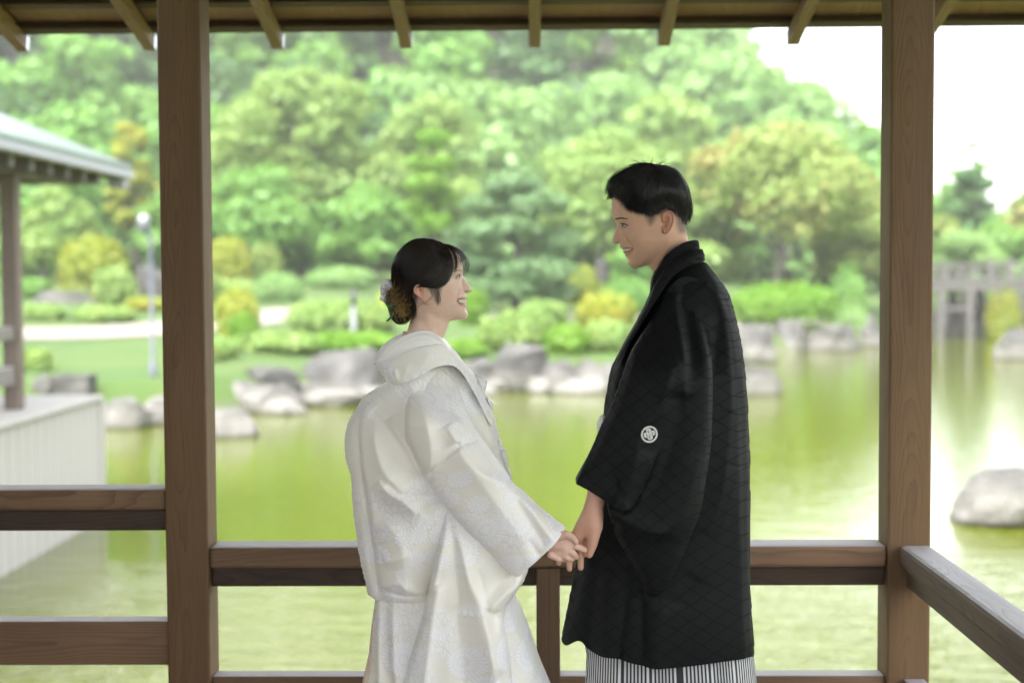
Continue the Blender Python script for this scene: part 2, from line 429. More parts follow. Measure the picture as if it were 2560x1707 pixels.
# ============================================================ rocks
m = NT('shore_rock'); co = m.coords(); oi = m.n('ObjectInfo').outputs['Random']
cv = m.vmath('ADD', co, m.comb(m.math('MULTIPLY', oi, 40.0), 0.0, 0.0))
n1 = m.noise(cv, 2.2, 5, 0.6); n2 = m.noise(cv, 9.0, 4, 0.6)
c = m.ramp(n1, [(0.25, (0.018, 0.0178, 0.0162)), (0.5, (0.055, 0.0535, 0.049)), (0.75, (0.120, 0.116, 0.107))])
c = m.mix(m.math('MULTIPLY', m.rng(n2, 0.45, 0.7), 0.5), c, (0.028, 0.026, 0.026))
wz = m.sep(m.n('NewGeometry').outputs['Position'])[2]
c = m.mix(m.math('MULTIPLY', m.rng(wz, -0.25, -0.50), 0.65), c, (0.175, 0.168, 0.150))
c = m.mix(m.rng(wz, -0.655, -0.70), c, (0.035, 0.032, 0.022))
m.bsdf(c, 0.85, m.bump(m.math('ADD', n1, n2), 0.8, 0.06)); M_rock = m.mat
def onground(px, py):
    """where the line of sight meets the bank or the water"""
    d = ray(px, py); t = np.arange(6, 90, 0.05); q = CAM + t[:, None] * d
    g_ = np.maximum(ground(q[:, 0], q[:, 1]), ZW); k = np.argmax(q[:, 2] < g_)
    return np.array((q[k, 0], q[k, 1], g_[k]))
def rock(px, py, wpx, hpx, Y=None, depth=0.8, seed=0, name='boulder', label='grey boulder', group=None, zbase=None, flat=0.0, sink=0.25, cat='rock'):
    """px,py: foot centre in the photo; wpx,hpx: size there"""
    if Y is None: p = onground(px, py)
    else: p = P(px, py, Y)
    sc_ = p[1] / FPX; w, hgt = wpx * sc_, hpx * sc_
    bm = bmesh.new(); bmesh.ops.create_icosphere(bm, subdivisions=4, radius=1)
    rnd = random.Random(seed); off = Vector((rnd.uniform(-50, 50), rnd.uniform(-50, 50), rnd.uniform(-50, 50)))
    planes = []
    for k in range(13):
        d = Vector((rnd.uniform(-1, 1), rnd.uniform(-1, 1), rnd.uniform(-0.3, 1))).normalized(); planes.append((d, rnd.uniform(0.55, 0.86)))
    planes.append((Vector((rnd.uniform(-.12, .12), rnd.uniform(-.2, .1), 1)).normalized(), flat or rnd.uniform(0.45, 0.75)))
    for v in bm.verts:
        q = v.co.copy()
        for d, t in planes:
            s = q.dot(d)
            if s > t: q -= d * (s - t) * 0.96
        f = 1 + 0.14 * mnoise.noise(v.co * 1.3 + off) + 0.08 * mnoise.noise(v.co * 3.1 + off) + 0.04 * mnoise.noise(v.co * 8 + off)
        q *= f
        v.co = q
    zs = [v.co.z for v in bm.verts]; xs = [v.co.x for v in bm.verts]; zmx = max(zs); xr = max(xs) - min(xs)
    for v in bm.verts:
        z = v.co.z
        zz_ = (z + sink) / (zmx + sink) if z > -sink else (z + sink) * 0.5
        v.co = Vector((v.co.x / xr * w, v.co.y / xr * w * depth, zz_ * hgt))
    me = bpy.data.meshes.new(name); bm.to_mesh(me); bm.free(); me.shade_smooth()
    o = link(name, me, M_rock, loc=(p[0], p[1] + 0.3 * w * depth, p[2]))
    tag(o, label, cat, group); return o
k8 = 2560 / 2352.
def rk(x, y, w, h, **kw): return rock(x * k8, y * k8, w * k8, h * k8, **kw)
GR = 'boulders edging the far shore'
rk(2325, 1208, 275, 130, seed=3, label='large weathered pale rock standing alone in the open water', depth=0.7)
rk(1738, 908, 112, 68, seed=5, label='low pale stone in the water behind the person in black', depth=0.8)
rk(785, 900, 215, 98, seed=8, label='biggest rounded grey boulder on the bank behind the person in white', depth=0.7, sink=0.1)
rk(760, 932, 190, 36, seed=9, label='long low stone slab at the waterline under the biggest boulder', depth=0.5)
rk(605, 948, 150, 62, seed=10, label='flat pale stone reaching into the pond beside the timber post', depth=0.8)
rk(610, 898, 135, 52, seed=11, label='sloping grey rock behind the flat pale stone', depth=0.8, zbase=-0.45)
rk(520, 1006, 140, 66, seed=12, label='whitish stone furthest out in the water by the timber post', depth=0.8)
rk(290, 985, 110, 72, seed=13, label='angular stone next to the concrete platform corner', depth=0.8)
rk(365, 955, 100, 48, seed=14, label='small flat stone between platform corner and timber post', depth=0.8)
rk(1195, 898, 160, 108, seed=15, label='tallest pale boulder in the row behind the couple', depth=0.8)
rk(1282, 900, 110, 72, seed=16, label='broad stone right of the tallest boulder in the row', depth=0.8)
rk(1362, 896, 100, 72, seed=17, label='dark topped stone beside the black sleeve', depth=0.8)
rk(1090, 890, 95, 66, seed=18, label='stone behind the person in white near the shoulder', depth=0.8)
rk(1135, 900, 60, 30, seed=19, label='small stone at the foot of the tallest boulder', depth=0.8)
for (x, y, w, h, s) in ((1745, 832, 95, 90, 21), (1820, 802, 82, 66, 22), (1917, 806, 128, 62, 23), (2000, 796, 70, 75, 24)):
    rk(x, y, w, h, seed=s, label='rounded boulder in the row edging the shore below the green mound', group=GR)
for (x, y, w, h, s) in ((2180, 745, 80, 62, 31), (2262, 740, 80, 56, 32), (2335, 748, 110, 78, 33), (2220, 770, 80, 40, 36), (2120, 760, 60, 50, 35)):
    rk(x, y, w, h, Y=50.5, seed=s, label='boulder stacked on the bank under the pale bridge', group='boulders under the bridge')
rk(2350, 826, 125, 70, seed=34, label='broad pale rock in the water in front of the bridge')
rk(150, 716, 165, 50, Y=38, seed=41, label='long dark grey rock in front of the yellow shrub')
rk(345, 682, 90, 76, Y=40, seed=42, label='dark brown boulder behind the lamp post')
rk(95, 903, 55, 42, seed=43, label='small grey rock by the square stone block')
rk(950, 735, 60, 24, Y=36, seed=44, label='small flat garden stone beside the clipped mound')
for (x, y, w, h, s) in ((420, 962, 90, 40, 51), (470, 975, 80, 40, 52), (690, 925, 90, 42, 53), (860, 928, 110, 40, 54), (940, 924, 100, 46, 55), (1010, 912, 90, 50, 56), (1410, 892, 80, 60, 57), (1240, 903, 70, 36, 58), (330, 978, 130, 40, 59), (560, 925, 90, 50, 60), (450, 985, 150, 42, 61), (650, 952, 120, 34, 62), (980, 928, 130, 36, 63), (1080, 908, 120, 34, 64), (1330, 905, 130, 34, 65)):
    rk(x, y, w, h, seed=s, label='grey angular stone in the broken row along the far waterline', group='stones along the waterline')
# square stone block on the lawn
pb = onground(172 * k8, 905 * k8); wb = 82 * k8 / FPX * pb[1]; hb = 46 * k8 / FPX * pb[1]
bm = bmesh.new(); bmesh.ops.create_cube(bm, size=1); bmesh.ops.subdivide_edges(bm, edges=bm.edges[:], cuts=4, use_grid_fill=True)
for v in bm.verts:
    v.co = Vector((v.co.x * wb, v.co.y * wb * 0.8, (v.co.z + 0.4) * hb)) * (1 + 0.06 * mnoise.noise(v.co * 3))
me = bpy.data.meshes.new('stone_block'); bm.to_mesh(me); bm.free()
tag(link('stone_block', me, M_rock, loc=tuple(pb)), 'dark square cut stone block on the lawn near the water', 'stone block')

# ============================================================ foliage
def leaf_mat(name, c1, c2, c3=None, trans=0.42):
    m = NT(name); oi = m.n('ObjectInfo').outputs['Random']
    co = m.coords('Object')
    isl = m.n('NewGeometry').outputs['Random Per Island']
    n1 = m.noise(m.vmath('ADD', co, m.comb(m.math('MULTIPLY', oi, 30.0), 0.0, 0.0)), 0.9, 3)
    f = m.math('ADD', m.math('MULTIPLY', m.rng(n1, 0.3, 0.7), 0.6), m.math('MULTIPLY', isl, 0.4))
    c = m.mix(f, c1, c2)
    if c3: c = m.mix(m.math('MULTIPLY', m.rng(m.noise(co, 0.55, 2), 0.52, 0.68), 0.85), c, c3)
    c = m.mix(m.math('MULTIPLY', m.math('SUBTRACT', oi, 0.5), 0.5), c, m.mix(0.5, c, (0.13, 0.15, 0.03)))
    d = m.n('BsdfDiffuse'); m.put(d.inputs[0], c); t = m.n('BsdfTranslucent')
    m.put(t.inputs[0], m.mix(0.25, c, (0.16, 0.22, 0.02)))
    gl = m.n('BsdfGlossy'); gl.inputs[1].default_value = 0.45; m.put(gl.inputs[0], (0.9, 0.95, 0.9))
    mx = m.n('MixShader'); mx.inputs[0].default_value = trans
    m.t.links.new(d.outputs[0], mx.inputs[1]); m.t.links.new(t.outputs[0], mx.inputs[2])
    mg = m.n('MixShader'); mg.inputs[0].default_value = 0.02
    m.t.links.new(mx.outputs[0], mg.inputs[1]); m.t.links.new(gl.outputs[0], mg.inputs[2])
    m.t.links.new(mg.outputs[0], m.out.inputs[0])
    return m.mat
L_mid = leaf_mat('leaf_mid', (0.100, 0.245, 0.050), (0.175, 0.325, 0.066))
L_dark = leaf_mat('leaf_dark', (0.050, 0.130, 0.044), (0.098, 0.190, 0.060))
L_mint = leaf_mat('leaf_mint', (0.155, 0.310, 0.100), (0.245, 0.380, 0.125))
L_lime = leaf_mat('leaf_lime', (0.145, 0.270, 0.068), (0.255, 0.345, 0.090))
L_yel = leaf_mat('leaf_yellow', (0.170, 0.250, 0.030), (0.320, 0.320, 0.030), (0.330, 0.270, 0.029))
L_or = leaf_mat('leaf_maple', (0.150, 0.245, 0.055), (0.240, 0.290, 0.075), (0.300, 0.200, 0.075))
L_pine = leaf_mat('leaf_pine', (0.080, 0.160, 0.065), (0.123, 0.203, 0.080), trans=0.2)
L_neon = leaf_mat('leaf_fresh', (0.102, 0.246, 0.017), (0.160, 0.290, 0.029))
m = NT('bark'); co = m.coords(); c = m.mix(m.noise(m.mapping(co, scale=(3, 3, 0.6)), 4.0, 4), (0.07, 0.06, 0.05), (0.20, 0.185, 0.165)); m.bsdf(c, 0.9); M_bark = m.mat
m = NT('bark_dark'); co = m.coords(); c = m.mix(m.noise(m.mapping(co, scale=(3, 3, 0.6)), 4.0, 4), (0.03, 0.026, 0.02), (0.09, 0.078, 0.066)); m.bsdf(c, 0.9); M_bark2 = m.mat

def leaves(lobes, n, size, rng, shell=0.35, up=0.25, flat=0.0):
    lobes = np.asarray(lobes, float)
    a = (lobes[:, 3] * lobes[:, 4] + lobes[:, 3] * lobes[:, 5] + lobes[:, 4] * lobes[:, 5]); a /= a.sum()
    li = rng.choice(len(lobes), n, p=a); L = lobes[li]
    d = rng.normal(size=(n, 3)); d /= np.linalg.norm(d, axis=1)[:, None]
    d[:, 2] = np.where(rng.random(n) < 0.35, np.abs(d[:, 2]), d[:, 2])
    rr = 1 - shell * rng.random(n) ** 1.3 + 0.10 * rng.normal(size=n)
    c = L[:, :3] + d * L[:, 3:6] * rr[:, None]
    nr = d / L[:, 3:6]; nr /= np.linalg.norm(nr, axis=1)[:, None]
    nr = nr + 0.75 * rng.normal(size=(n, 3)); nr[:, 2] += up; nr /= np.linalg.norm(nr, axis=1)[:, None]
    t = np.cross(nr, rng.normal(size=(n, 3))); t /= np.linalg.norm(t, axis=1)[:, None]
    b = np.cross(nr, t)
    s = size * (0.55 + 0.9 * rng.random(n)); e = 0.45 + 0.3 * rng.random(n)
    t *= s[:, None]; b *= (s * e)[:, None]
    fold = nr * (0.18 * s)[:, None]
    V = np.stack([c - t, c + b - fold, c + t, c - b - fold], 1).reshape(-1, 3)
    F = (np.arange(n)[:, None] * 4 + np.arange(4)[None, :])
    return V, F
def limb(p0, p1, r0, r1, rng, n=5, wob=0.08):
    p0, p1 = np.array(p0, float), np.array(p1, float)
    t = np.linspace(0, 1, n)[:, None]; L = np.linalg.norm(p1 - p0)
    pts = p0 + (p1 - p0) * t; pts[:, 2] += 0.12 * L * np.sin(t[:, 0] * math.pi) * 0.6
    pts[1:-1] += rng.normal(size=(n - 2, 3)) * wob * L * 0.5
    return tube(pts, np.linspace(r0, r1, n), 6)
def broadleaf(seed, H=8.0, Wd=7.0, trunk=0.28, nl=14, n=5200, leaf=0.17, bark=None, mat=None, shape=1.0):
    """meshes (trunk, crown) of one broadleaf tree standing at the origin"""
    rng = np.random.default_rng(seed)
    lobes = []
    c0 = np.array((0, 0, H * (0.30 + trunk * 0.5) + 0.25 * H)); 
    for k in range(nl):
        a = k * 2.399963 + rng.uniform(-0.4, 0.4); v = (k + 0.5) / nl
        zr = v ** shape
        rad = Wd * 0.5 * math.sqrt(max(0.05, 1 - (zr * 0.98) ** 2.2)) * rng.uniform(0.35, 0.86)
        z = H * trunk + (H * (1 - trunk)) * zr * 0.86
        r = Wd * rng.uniform(0.11, 0.25) * (1.12 - 0.35 * zr) * (15.0 / nl) ** 0.3
        lobes.append((rad * math.cos(a), rad * math.sin(a), z, r * rng.uniform(1, 1.25), r * rng.uniform(1, 1.25), r * rng.uniform(0.62, 0.85)))
    V, F = leaves(lobes, n, leaf, rng)
    crown = npmesh('crown', V, F); crown.materials.append(mat)
    r0 = 0.035 * H * 0.62
    top = np.array((rng.uniform(-.3, .3), rng.uniform(-.3, .3), H * 0.72))
    parts = []
    pts = np.linspace((0, 0, -0.4), top, 7); pts[1:-1, :2] += rng.normal(size=(5, 2)) * 0.02 * H
    rad = np.linspace(r0, r0 * 0.25, 7); rad[0] *= 1.35
    parts.append(tube(pts, rad, 8))
    for l in lobes:
        zf = rng.uniform(0.35, 0.75); b = pts[0] + (pts[-1] - pts[0]) * zf
        b[2] = min(b[2], l[2] - 0.1)
        parts.append(limb(b, l[:3], r0 * 0.42 * (1.2 - zf), 0.02 * r0 + 0.01, rng))
    V, F = merge(parts); tr = npmesh('trunk', V, F); tr.materials.append(bark or M_bark2); tr.shade_smooth()
    return tr, crown
def plant_tree(meshes, x, y, z, s=1.0, rz=0.0, name='tree', label='', cat='tree', group=None, sz=None):
    root = empty(name, (x, y, z)); root.rotation_euler = (0, 0, rz); root.scale = (s, s, sz or s)
    link('trunk', meshes[0], parent=root); link('crown', meshes[1], parent=root)
    tag(root, label, cat, group); return root

# ---- forest on the hill
rngF = random.Random(11)
protos = {
 'mid': [broadleaf(101 + k, 9, 8, 0.12, 15, 4200, 0.26, mat=L_mid) for k in range(3)],
 'dark': [broadleaf(201 + k, 10, 7.5, 0.10, 15, 4200, 0.26, mat=L_dark) for k in range(2)],
 'mint': [broadleaf(301 + k, 9, 8.5, 0.12, 16, 4200, 0.26, mat=L_mint) for k in range(3)],
 'lime': [broadleaf(401 + k, 8.5, 8, 0.12, 15, 4200, 0.26, mat=L_lime) for k in range(2)],
}
lab = {'mid': 'mid green rounded tree in the forest covering the hill', 'dark': 'dark evergreen tree in the forest covering the hill',
       'mint': 'pale mint green tree in the forest covering the hill', 'lime': 'yellowish green tree in the forest covering the hill'}
rows = [(66, 4.4), (73, 4.8), (80, 5.0), (87, 5.4), (94, 5.8), (102, 6.2), (110, 6.6), (118, 7.2)]
for ri, (Y, step) in enumerate(rows):
    xL, xR = -0.40 * Y - 3, 0.37 * Y + 3
    x = xL + (ri % 2) * step * 0.5
    while x < xR:
        X = x + rngF.uniform(-1, 1) * step * 0.25; YY = Y + rngF.uniform(-2.4, 2.4)
        hz = float(np.interp(X, _hx, _hz))
        x += step
        if hz < 0.8 and ri > 0: continue
        u = rngF.random()
        if X < -6: kd = 'dark' if u < 0.55 else 'mid' if u < 0.92 else 'mint'
        elif X < 6: kd = 'mint' if u < 0.42 else 'dark' if u < 0.62 else 'mid' if u < 0.85 else 'lime'
        else: kd = 'mint' if u < 0.55 else 'mid' if u < 0.85 else 'lime'
        s = rngF.uniform(0.72, 1.10)
        if hz < 8: s *= 0.64
        if X > 18 and Y < 70: s *= 0.72
        pos = 'low at the foot of the hill' if ri < 2 else 'half way up the hill' if ri < 5 else 'high on the ridge of the hill'
        plant_tree(rngF.choice(protos[kd]), X, YY, float(ground(X, YY)) - 0.5, s, rngF.uniform(0, 6.28), 'forest_tree', lab[kd].replace('covering the hill', pos), group='trees of the forest on the hill')

# the wood goes on to both sides
rngG = random.Random(23)
for (Y, step) in ((66, 5.0), (75, 5.6), (86, 6.2)):
    for side in (-1, 1):
        x = 0.40 * Y + 5
        while x < 0.68 * Y + 6:
            X = side * (x + rngG.uniform(-1, 1)); YY = Y + rngG.uniform(-2, 2); x += step
            kd = rngG.choice(('mid', 'mint', 'dark', 'lime'))
            plant_tree(rngG.choice(protos[kd]), X, YY, float(ground(X, YY)) - 0.5, rngG.uniform(0.55, 0.8) if side > 0 else rngG.uniform(0.8, 1.1), rngG.uniform(0, 6.28), 'forest_tree', lab[kd].replace('covering the hill', 'beside the hill'), group='trees of the forest on the hill')
# ---- single garden trees:  foot (px,py in 2352 space), depth Y, height & width in photo px
def at(x, y, Y): return P(x * k8, y * k8, Y)
def garden_tree(x, ytop, ybase, w, Y, seed, mat, label, trunk=0.30, nl=27, n=7000, leaf=0.13, bark=None, name='garden_tree', shape=1.0):
    b = at(x, ybase, Y); s = Y / FPX * k8
    gz = float(ground(b[0], Y)); H = float(at(x, ytop, Y)[2]) - gz; Wd = w * s
    ms = broadleaf(seed, H, Wd, trunk, nl, n, leaf, bark, mat, shape)
    return plant_tree(ms, b[0], Y, gz, 1.0, 0.0, name, label)
garden_tree(690, 118, 630, 470, 54, 1, L_lime, 'broad yellow-green tree spreading behind the clipped mound', n=17000, nl=46, bark=M_bark)
garden_tree(985, 190, 625, 330, 58, 2, L_lime, 'tall olive green tree behind the narrow fresh green one', n=9000, nl=30)
garden_tree(600, 380, 640, 330, 51, 31, L_mid, 'deep green lower tree under the broad yellow-green one', n=9000, nl=27, trunk=0.25)
garden_tree(860, 420, 640, 260, 50, 32, L_mid, 'bushy mid green tree left of the narrow fresh green one', n=7000, nl=24, trunk=0.25)
garden_tree(1390, 300, 660, 440, 52, 3, L_lime, 'spreading light green tree behind the couple', n=11000, nl=33, trunk=0.34)
garden_tree(1790, 300, 668, 480, 48, 4, L_or, 'orange tinged maple with a pale forked trunk', n=11000, nl=39, trunk=0.52, bark=M_bark, shape=0.8)
garden_tree(1590, 430, 650, 250, 49, 5, L_lime, 'lower light green tree beside the maple', n=6000, nl=21)
garden_tree(1960, 420, 650, 220, 52, 6, L_or, 'smaller orange tinged tree next to the right timber post', n=6000, nl=21)
garden_tree(310, 255, 640, 130, 56, 7, L_yel, 'bright yellow-green tree behind the neighbouring roof end', n=5000, nl=21)
garden_tree(95, 290, 640, 260, 50, 8, L_mid, 'mid green tree behind the neighbouring roof', n=7000, nl=24)
garden_tree(140, 430, 650, 210, 46, 9, L_lime, 'light green tree seen under the neighbouring eave', n=6000, nl=21)
garden_tree(400, 430, 640, 180, 52, 17, L_mid, 'green tree hidden mostly by the left timber post', n=5000, nl=18)
garden_tree(2230, 372, 640, 165, 58, 10, L_dark, 'dense dark green tree over the pale bridge', n=6000, nl=21)
garden_tree(2375, 410, 640, 170, 60, 12, L_or, 'orange brown tree over the end of the bridge', n=5000, nl=18)
garden_tree(2170, 480, 650, 120, 55, 13, L_or, 'small orange and green tree by the bridge', n=4000, nl=15)
garden_tree(2300, 500, 640, 150, 54, 14, L_mid, 'green tree low behind the bridge railing', n=4000, nl=15)
garden_tree(2180, 395, 640, 130, 62, 18, L_mid, 'mid green tree rising beside the bridge under the airy tree', n=5000, nl=18)
garden_tree(2225, 290, 600, 105, 66, 15, L_mid, 'sparse airy tree whose top stands against the white sky', n=230, nl=14, leaf=0.22)
garden_tree(2460, 415, 640, 200, 64, 16, L_mid, 'tall green tree beyond the bridge', n=4000, nl=18)
garden_tree(1480, 520, 665, 170, 47, 33, L_mid, 'small green tree behind the person in black', n=4000, nl=18)
garden_tree(1270, 470, 665, 190, 55, 34, L_mint, 'soft green tree behind the cloud pruned pine', n=5000, nl=18)

# ---- cloud pruned trees
def cloud_tree(x, ybase, Y, pads, mat, label, leaf=0.08, per=900, trunk=None, name='pruned_pine', shell=0.5, bark=None):
    b = at(x, ybase, Y); gz = float(ground(b[0], Y)); s = Y / FPX * k8
    rng = np.random.default_rng(int(x)); lobes = []
    for (px, py, w, h, dy) in pads:
        c = at(px, py, Y) - np.array((b[0], Y, gz)); lobes.append((c[0], dy, c[2], w * s / 2, w * s / 2 * 0.85, h * s / 2))
    parts = []
    for l in lobes: parts.append(leaves([l], int(per * l[3] * l[4] / 0.6 + 250), leaf, rng, shell=shell, up=0.6))
    V, F = merge(parts); crown = npmesh('crown', V, F); crown.materials.append(mat)
    tp = np.array([(at(px, py, Y) - np.array((b[0], Y, gz))) for px, py in trunk]); tp[:, 1] = np.sin(np.arange(len(tp)) * 1.3) * 0.12; tp[0, 2] = -0.3
    parts = [tube(tp, np.linspace(0.17, 0.05, len(tp)), 8)]
    for l in lobes:
        k = int(np.argmin(np.abs(tp[:, 2] - (l[2] - 0.25)))); parts.append(limb(tp[k], (l[0], l[1], l[2] - 0.4 * l[5]), 0.06, 0.02, rng))
    V, F = merge(parts); tr = npmesh('trunk', V, F); tr.materials.append(bark or M_bark2); tr.shade_smooth()
    root = empty(name, (b[0], Y, gz)); link('trunk', tr, parent=root); link('crown', crown, parent=root)
    tag(root, label, 'tree'); return root
cloud_tree(1185, 705, 40, [(1180, 425, 150, 60, 0), (1120, 470, 130, 55, .4), (1240, 470, 140, 60, -.3), (1110, 535, 150, 60, -.3), (1270, 560, 130, 70, .3), (1180, 520, 120, 50, -.5),
    (1230, 625, 190, 70, -.3), (1110, 605, 150, 65, .2), (1150, 665, 170, 60, -.5), (1270, 670, 120, 50, .2), (1070, 660, 90, 50, 0)], L_pine,
    'cloud pruned pine with layered soft needle pads between the two people', trunk=[(1185, 705), (1180, 640), (1190, 570), (1178, 500), (1182, 430)])
cloud_tree(990, 600, 46, [(995, 320, 80, 50, 0), (965, 372, 70, 45, .3), (1015, 380, 70, 45, -.2), (980, 425, 95, 50, -.3), (1015, 455, 80, 50, .3), (965, 480, 80, 50, 0), (1000, 515, 85, 50, -.3)], L_neon,
    'narrow upright tree of stacked fresh green tufts', trunk=[(988, 600), (992, 500), (986, 420), (995, 330)], name='stacked_tree')
cloud_tree(2215, 640, 50, [(2215, 560, 130, 60, 0), (2185, 600, 100, 45, .4), (2260, 598, 90, 45, -.3)], L_mint, 'low umbrella shaped pine beside the bridge', trunk=[(2215, 640), (2220, 600), (2214, 565)])

# ---- shrubs
def shrub(x, ytop, ybase, w, Y, mat, label, leaf=0.06, seed=0, n=3800, name='clipped_shrub', group=None, bumpy=0.12):
    b = at(x, ybase, Y); s = Y / FPX * k8; gz = float(ground(b[0], Y))
    H = max(0.35, float(at(x, ytop, Y)[2]) - gz); r = w * s / 2
    rng = np.random.default_rng(seed + int(x)); lobes = [(0, 0, H * 0.38, r * 0.9, r * 0.75, H * 0.6)]
    for k in range(7):
        a = rng.uniform(0, 6.28); q = rng.uniform(0.3, 0.62)
        lobes.append((r * q * math.cos(a), r * q * 0.8 * math.sin(a), H * rng.uniform(0.3, 0.62), r * rng.uniform(.32, .45), r * rng.uniform(.32, .45), H * rng.uniform(.28, .40)))
    V, F = leaves(lobes, n, leaf, rng, shell=0.18, up=0.5)
    V[:, 2] = np.maximum(V[:, 2], -0.1)
    root = empty(name, (b[0], Y, gz))
    cm = npmesh('foliage', V, F); cm.materials.append(mat); link('foliage', cm, parent=root)
    parts = [limb((0, 0, -0.1), (r * 0.4 * math.cos(q), r * 0.4 * math.sin(q), H * 0.55), 0.03, 0.01, rng) for q in (0, 1.3, 2.6, 3.9, 5.2)]
    V, F = merge(parts); sm = npmesh('stem', V, F); sm.materials.append(M_bark2); link('stem', sm, parent=root)
    tag(root, label, 'shrub', group); return root
shrub(215, 540, 672, 178, 39, L_yel, 'large dome shrub turning yellow beneath the neighbouring roof')
shrub(265, 610, 690, 100, 37.5, L_lime, 'pale green shrub leaning on the yellow dome shrub')
shrub(525, 545, 640, 110, 44, L_yel, 'olive yellow dome shrub next to the left timber post')
shrub(535, 640, 700, 130, 40, L_lime, 'low rounded light green shrub below the olive dome')
shrub(610, 560, 640, 90, 45, L_or, 'reddish green bush behind the low hedge')
shrub(640, 628, 690, 130, 39, L_mint, 'grey green cushion shrub left of the path')
shrub(545, 665, 790, 110, 30, L_yel, 'orange and yellow shrub beside the left timber post')
shrub(560, 720, 800, 70, 29, L_neon, 'fresh green shrub below the orange one')
shrub(785, 690, 800, 270, 31.5, L_lime, 'wide clipped azalea mound behind the person in white', n=6500, leaf=0.05)
shrub(920, 660, 720, 120, 36, L_yel, 'yellow green shrub behind the head of the person in white')
shrub(640, 782, 850, 240, 27.5, L_lime, 'low spreading ground shrub above the flat stone', n=4000)
shrub(815, 762, 842, 230, 28, L_neon, 'leafy low shrub behind the biggest boulder')
shrub(780, 612, 660, 170, 44, L_mint, 'grey green hedge clump under the trees')
shrub(960, 600, 650, 130, 46, L_mint, 'pale hedge clump behind the person in white')
shrub(1085, 665, 740, 80, 34, L_neon, 'bright green shrub in front of the chin of the person in white')
shrub(1185, 715, 815, 190, 29.5, L_lime, 'large loose lime shrub over the tallest boulder', n=5000)
shrub(1300, 745, 825, 110, 29, L_neon, 'green shrub between the lime shrub and the black sleeve')
shrub(1390, 672, 750, 150, 33, L_yel, 'rounded yellow green shrub near the chest of the person in black')
shrub(1390, 735, 830, 120, 29.5, L_lime, 'soft yellow green shrub beside the black sleeve')
shrub(1330, 610, 670, 110, 44, L_yel, 'yellow hedge clump behind the small upright stone')
shrub(1440, 635, 700, 140, 41, L_mid, 'dark green rounded shrub behind the collar of the person in black')
shrub(1800, 648, 775, 260, 42, L_neon, 'broad smooth green mound on the bank right of the person in black', n=6500, leaf=0.07)
shrub(1945, 610, 690, 95, 44.5, L_mid, 'dark green bush beside the right timber post')
shrub(1960, 700, 780, 95, 43, L_mint, 'pale leafy bush over the shore boulders')
shrub(2310, 660, 700, 90, 47, L_yel, 'yellow green shrub behind the bridge')
shrub(80, 820, 900, 90, 23.8, L_lime, 'low grassy bush by the neighbouring platform')
shrub(505, 790, 880, 90, 26, L_lime, 'loose green plant just right of the left timber post')
shrub(60, 640, 700, 120, 40, L_mid, 'green bush beyond the neighbouring railing')
shrub(455, 620, 720, 120, 38, L_lime, 'green bush hidden mostly by the left timber post')

shrub(965, 792, 868, 150, 27.5, L_lime, 'low lime shrub hidden partly by the hair bun')
shrub(1065, 782, 862, 110, 28, L_neon, 'fresh green shrub behind the white collar')
shrub(455, 800, 880, 120, 25.5, L_lime, 'lime shrub mostly hidden by the left timber post')
shrub(335, 690, 745, 90, 36, L_yel, 'yellow shrub at the path beside the lamp post')
shrub(95, 715, 752, 120, 33.5, L_lime, 'low pale ground cover clump beyond the gravel path')
shrub(240, 720, 752, 150, 33.5, L_lime, 'wide low ground cover clump between path and dark rock')
shrub(725, 690, 745, 120, 34.5, L_lime, 'small lime shrub beside the gravel path')
shrub(1245, 690, 740, 120, 35, L_lime, 'pale lime shrub under the cloud pruned pine')
# ============================================================ lamp, marker, lantern
def paint(name, c, rough=0.5, **k):
    m = NT(name); co = m.coords(); n = m.noise(co, 8, 3)
    m.bsdf(m.mix(m.math('MULTIPLY', n, 0.4), c, tuple(0.6 * q for q in c)), rough, **k); return m.mat
M_steel = paint('lamp_steel', (0.055, 0.065, 0.085), 0.45)
M_white = paint('white_paint', (0.27, 0.28, 0.30), 0.5)
M_stone = paint('lantern_stone', (0.13, 0.13, 0.127), 0.8)
M_black = paint('black_paint', (0.03, 0.032, 0.036), 0.5)
b = at(352, 892, 23.0); gz = float(ground(b[0], 23)); sL = 23.0 / FPX * k8
lamp = empty('garden_lamp', (b[0], 23.0, gz)); tag(lamp, 'slim grey garden lamp post with a round pale head on the lawn', 'lamp')
H = float(at(352, 540, 23)[2]) - gz
V, F = tube([(0, 0, -0.1), (0, 0, 0.25), (0, 0, 0.26), (0, 0, H)], [0.06, 0.06, 0.033, 0.033], 12); link('pole', npmesh('pole', V, F), M_steel, lamp, smooth=True)
V, F = tube([(0, 0, H - 0.06), (-0.05, 0, H + 0.02), (-0.12, 0, H + 0.06)], [0.03, 0.03, 0.03], 8); link('arm', npmesh('arm', V, F), M_steel, lamp, smooth=True)
hx = float(at(330, 512, 23)[0]) - b[0]; hz = float(at(330, 512, 23)[2]) - gz
V, F = tube([(hx, 0.0, hz - 0.14), (hx, 0.0, hz - 0.12), (hx, 0, hz - 0.05), (hx, 0, hz - 0.045)], [0.05, 0.09, 0.09, 0.01], 16); link('lamp_base', npmesh('lamp_base', V, F), M_steel, lamp, smooth=True)
a = np.linspace(0, math.pi, 11); V, F = tube([(hx, 0, hz - 0.045 + 0.085 - 0.085 * math.cos(t) * 1.1) for t in a], np.maximum(0.095 * np.sin(a), 0.002), 16)
link('lamp_shade', npmesh('lamp_shade', V, F), M_white, lamp, smooth=True)
b = at(813, 800, 29.5); gz = float(ground(b[0], 29.5)); mk = empty('marker_post', (b[0], 29.5, gz)); tag(mk, 'short pale marker post with a black upper half behind the person in white', 'post')
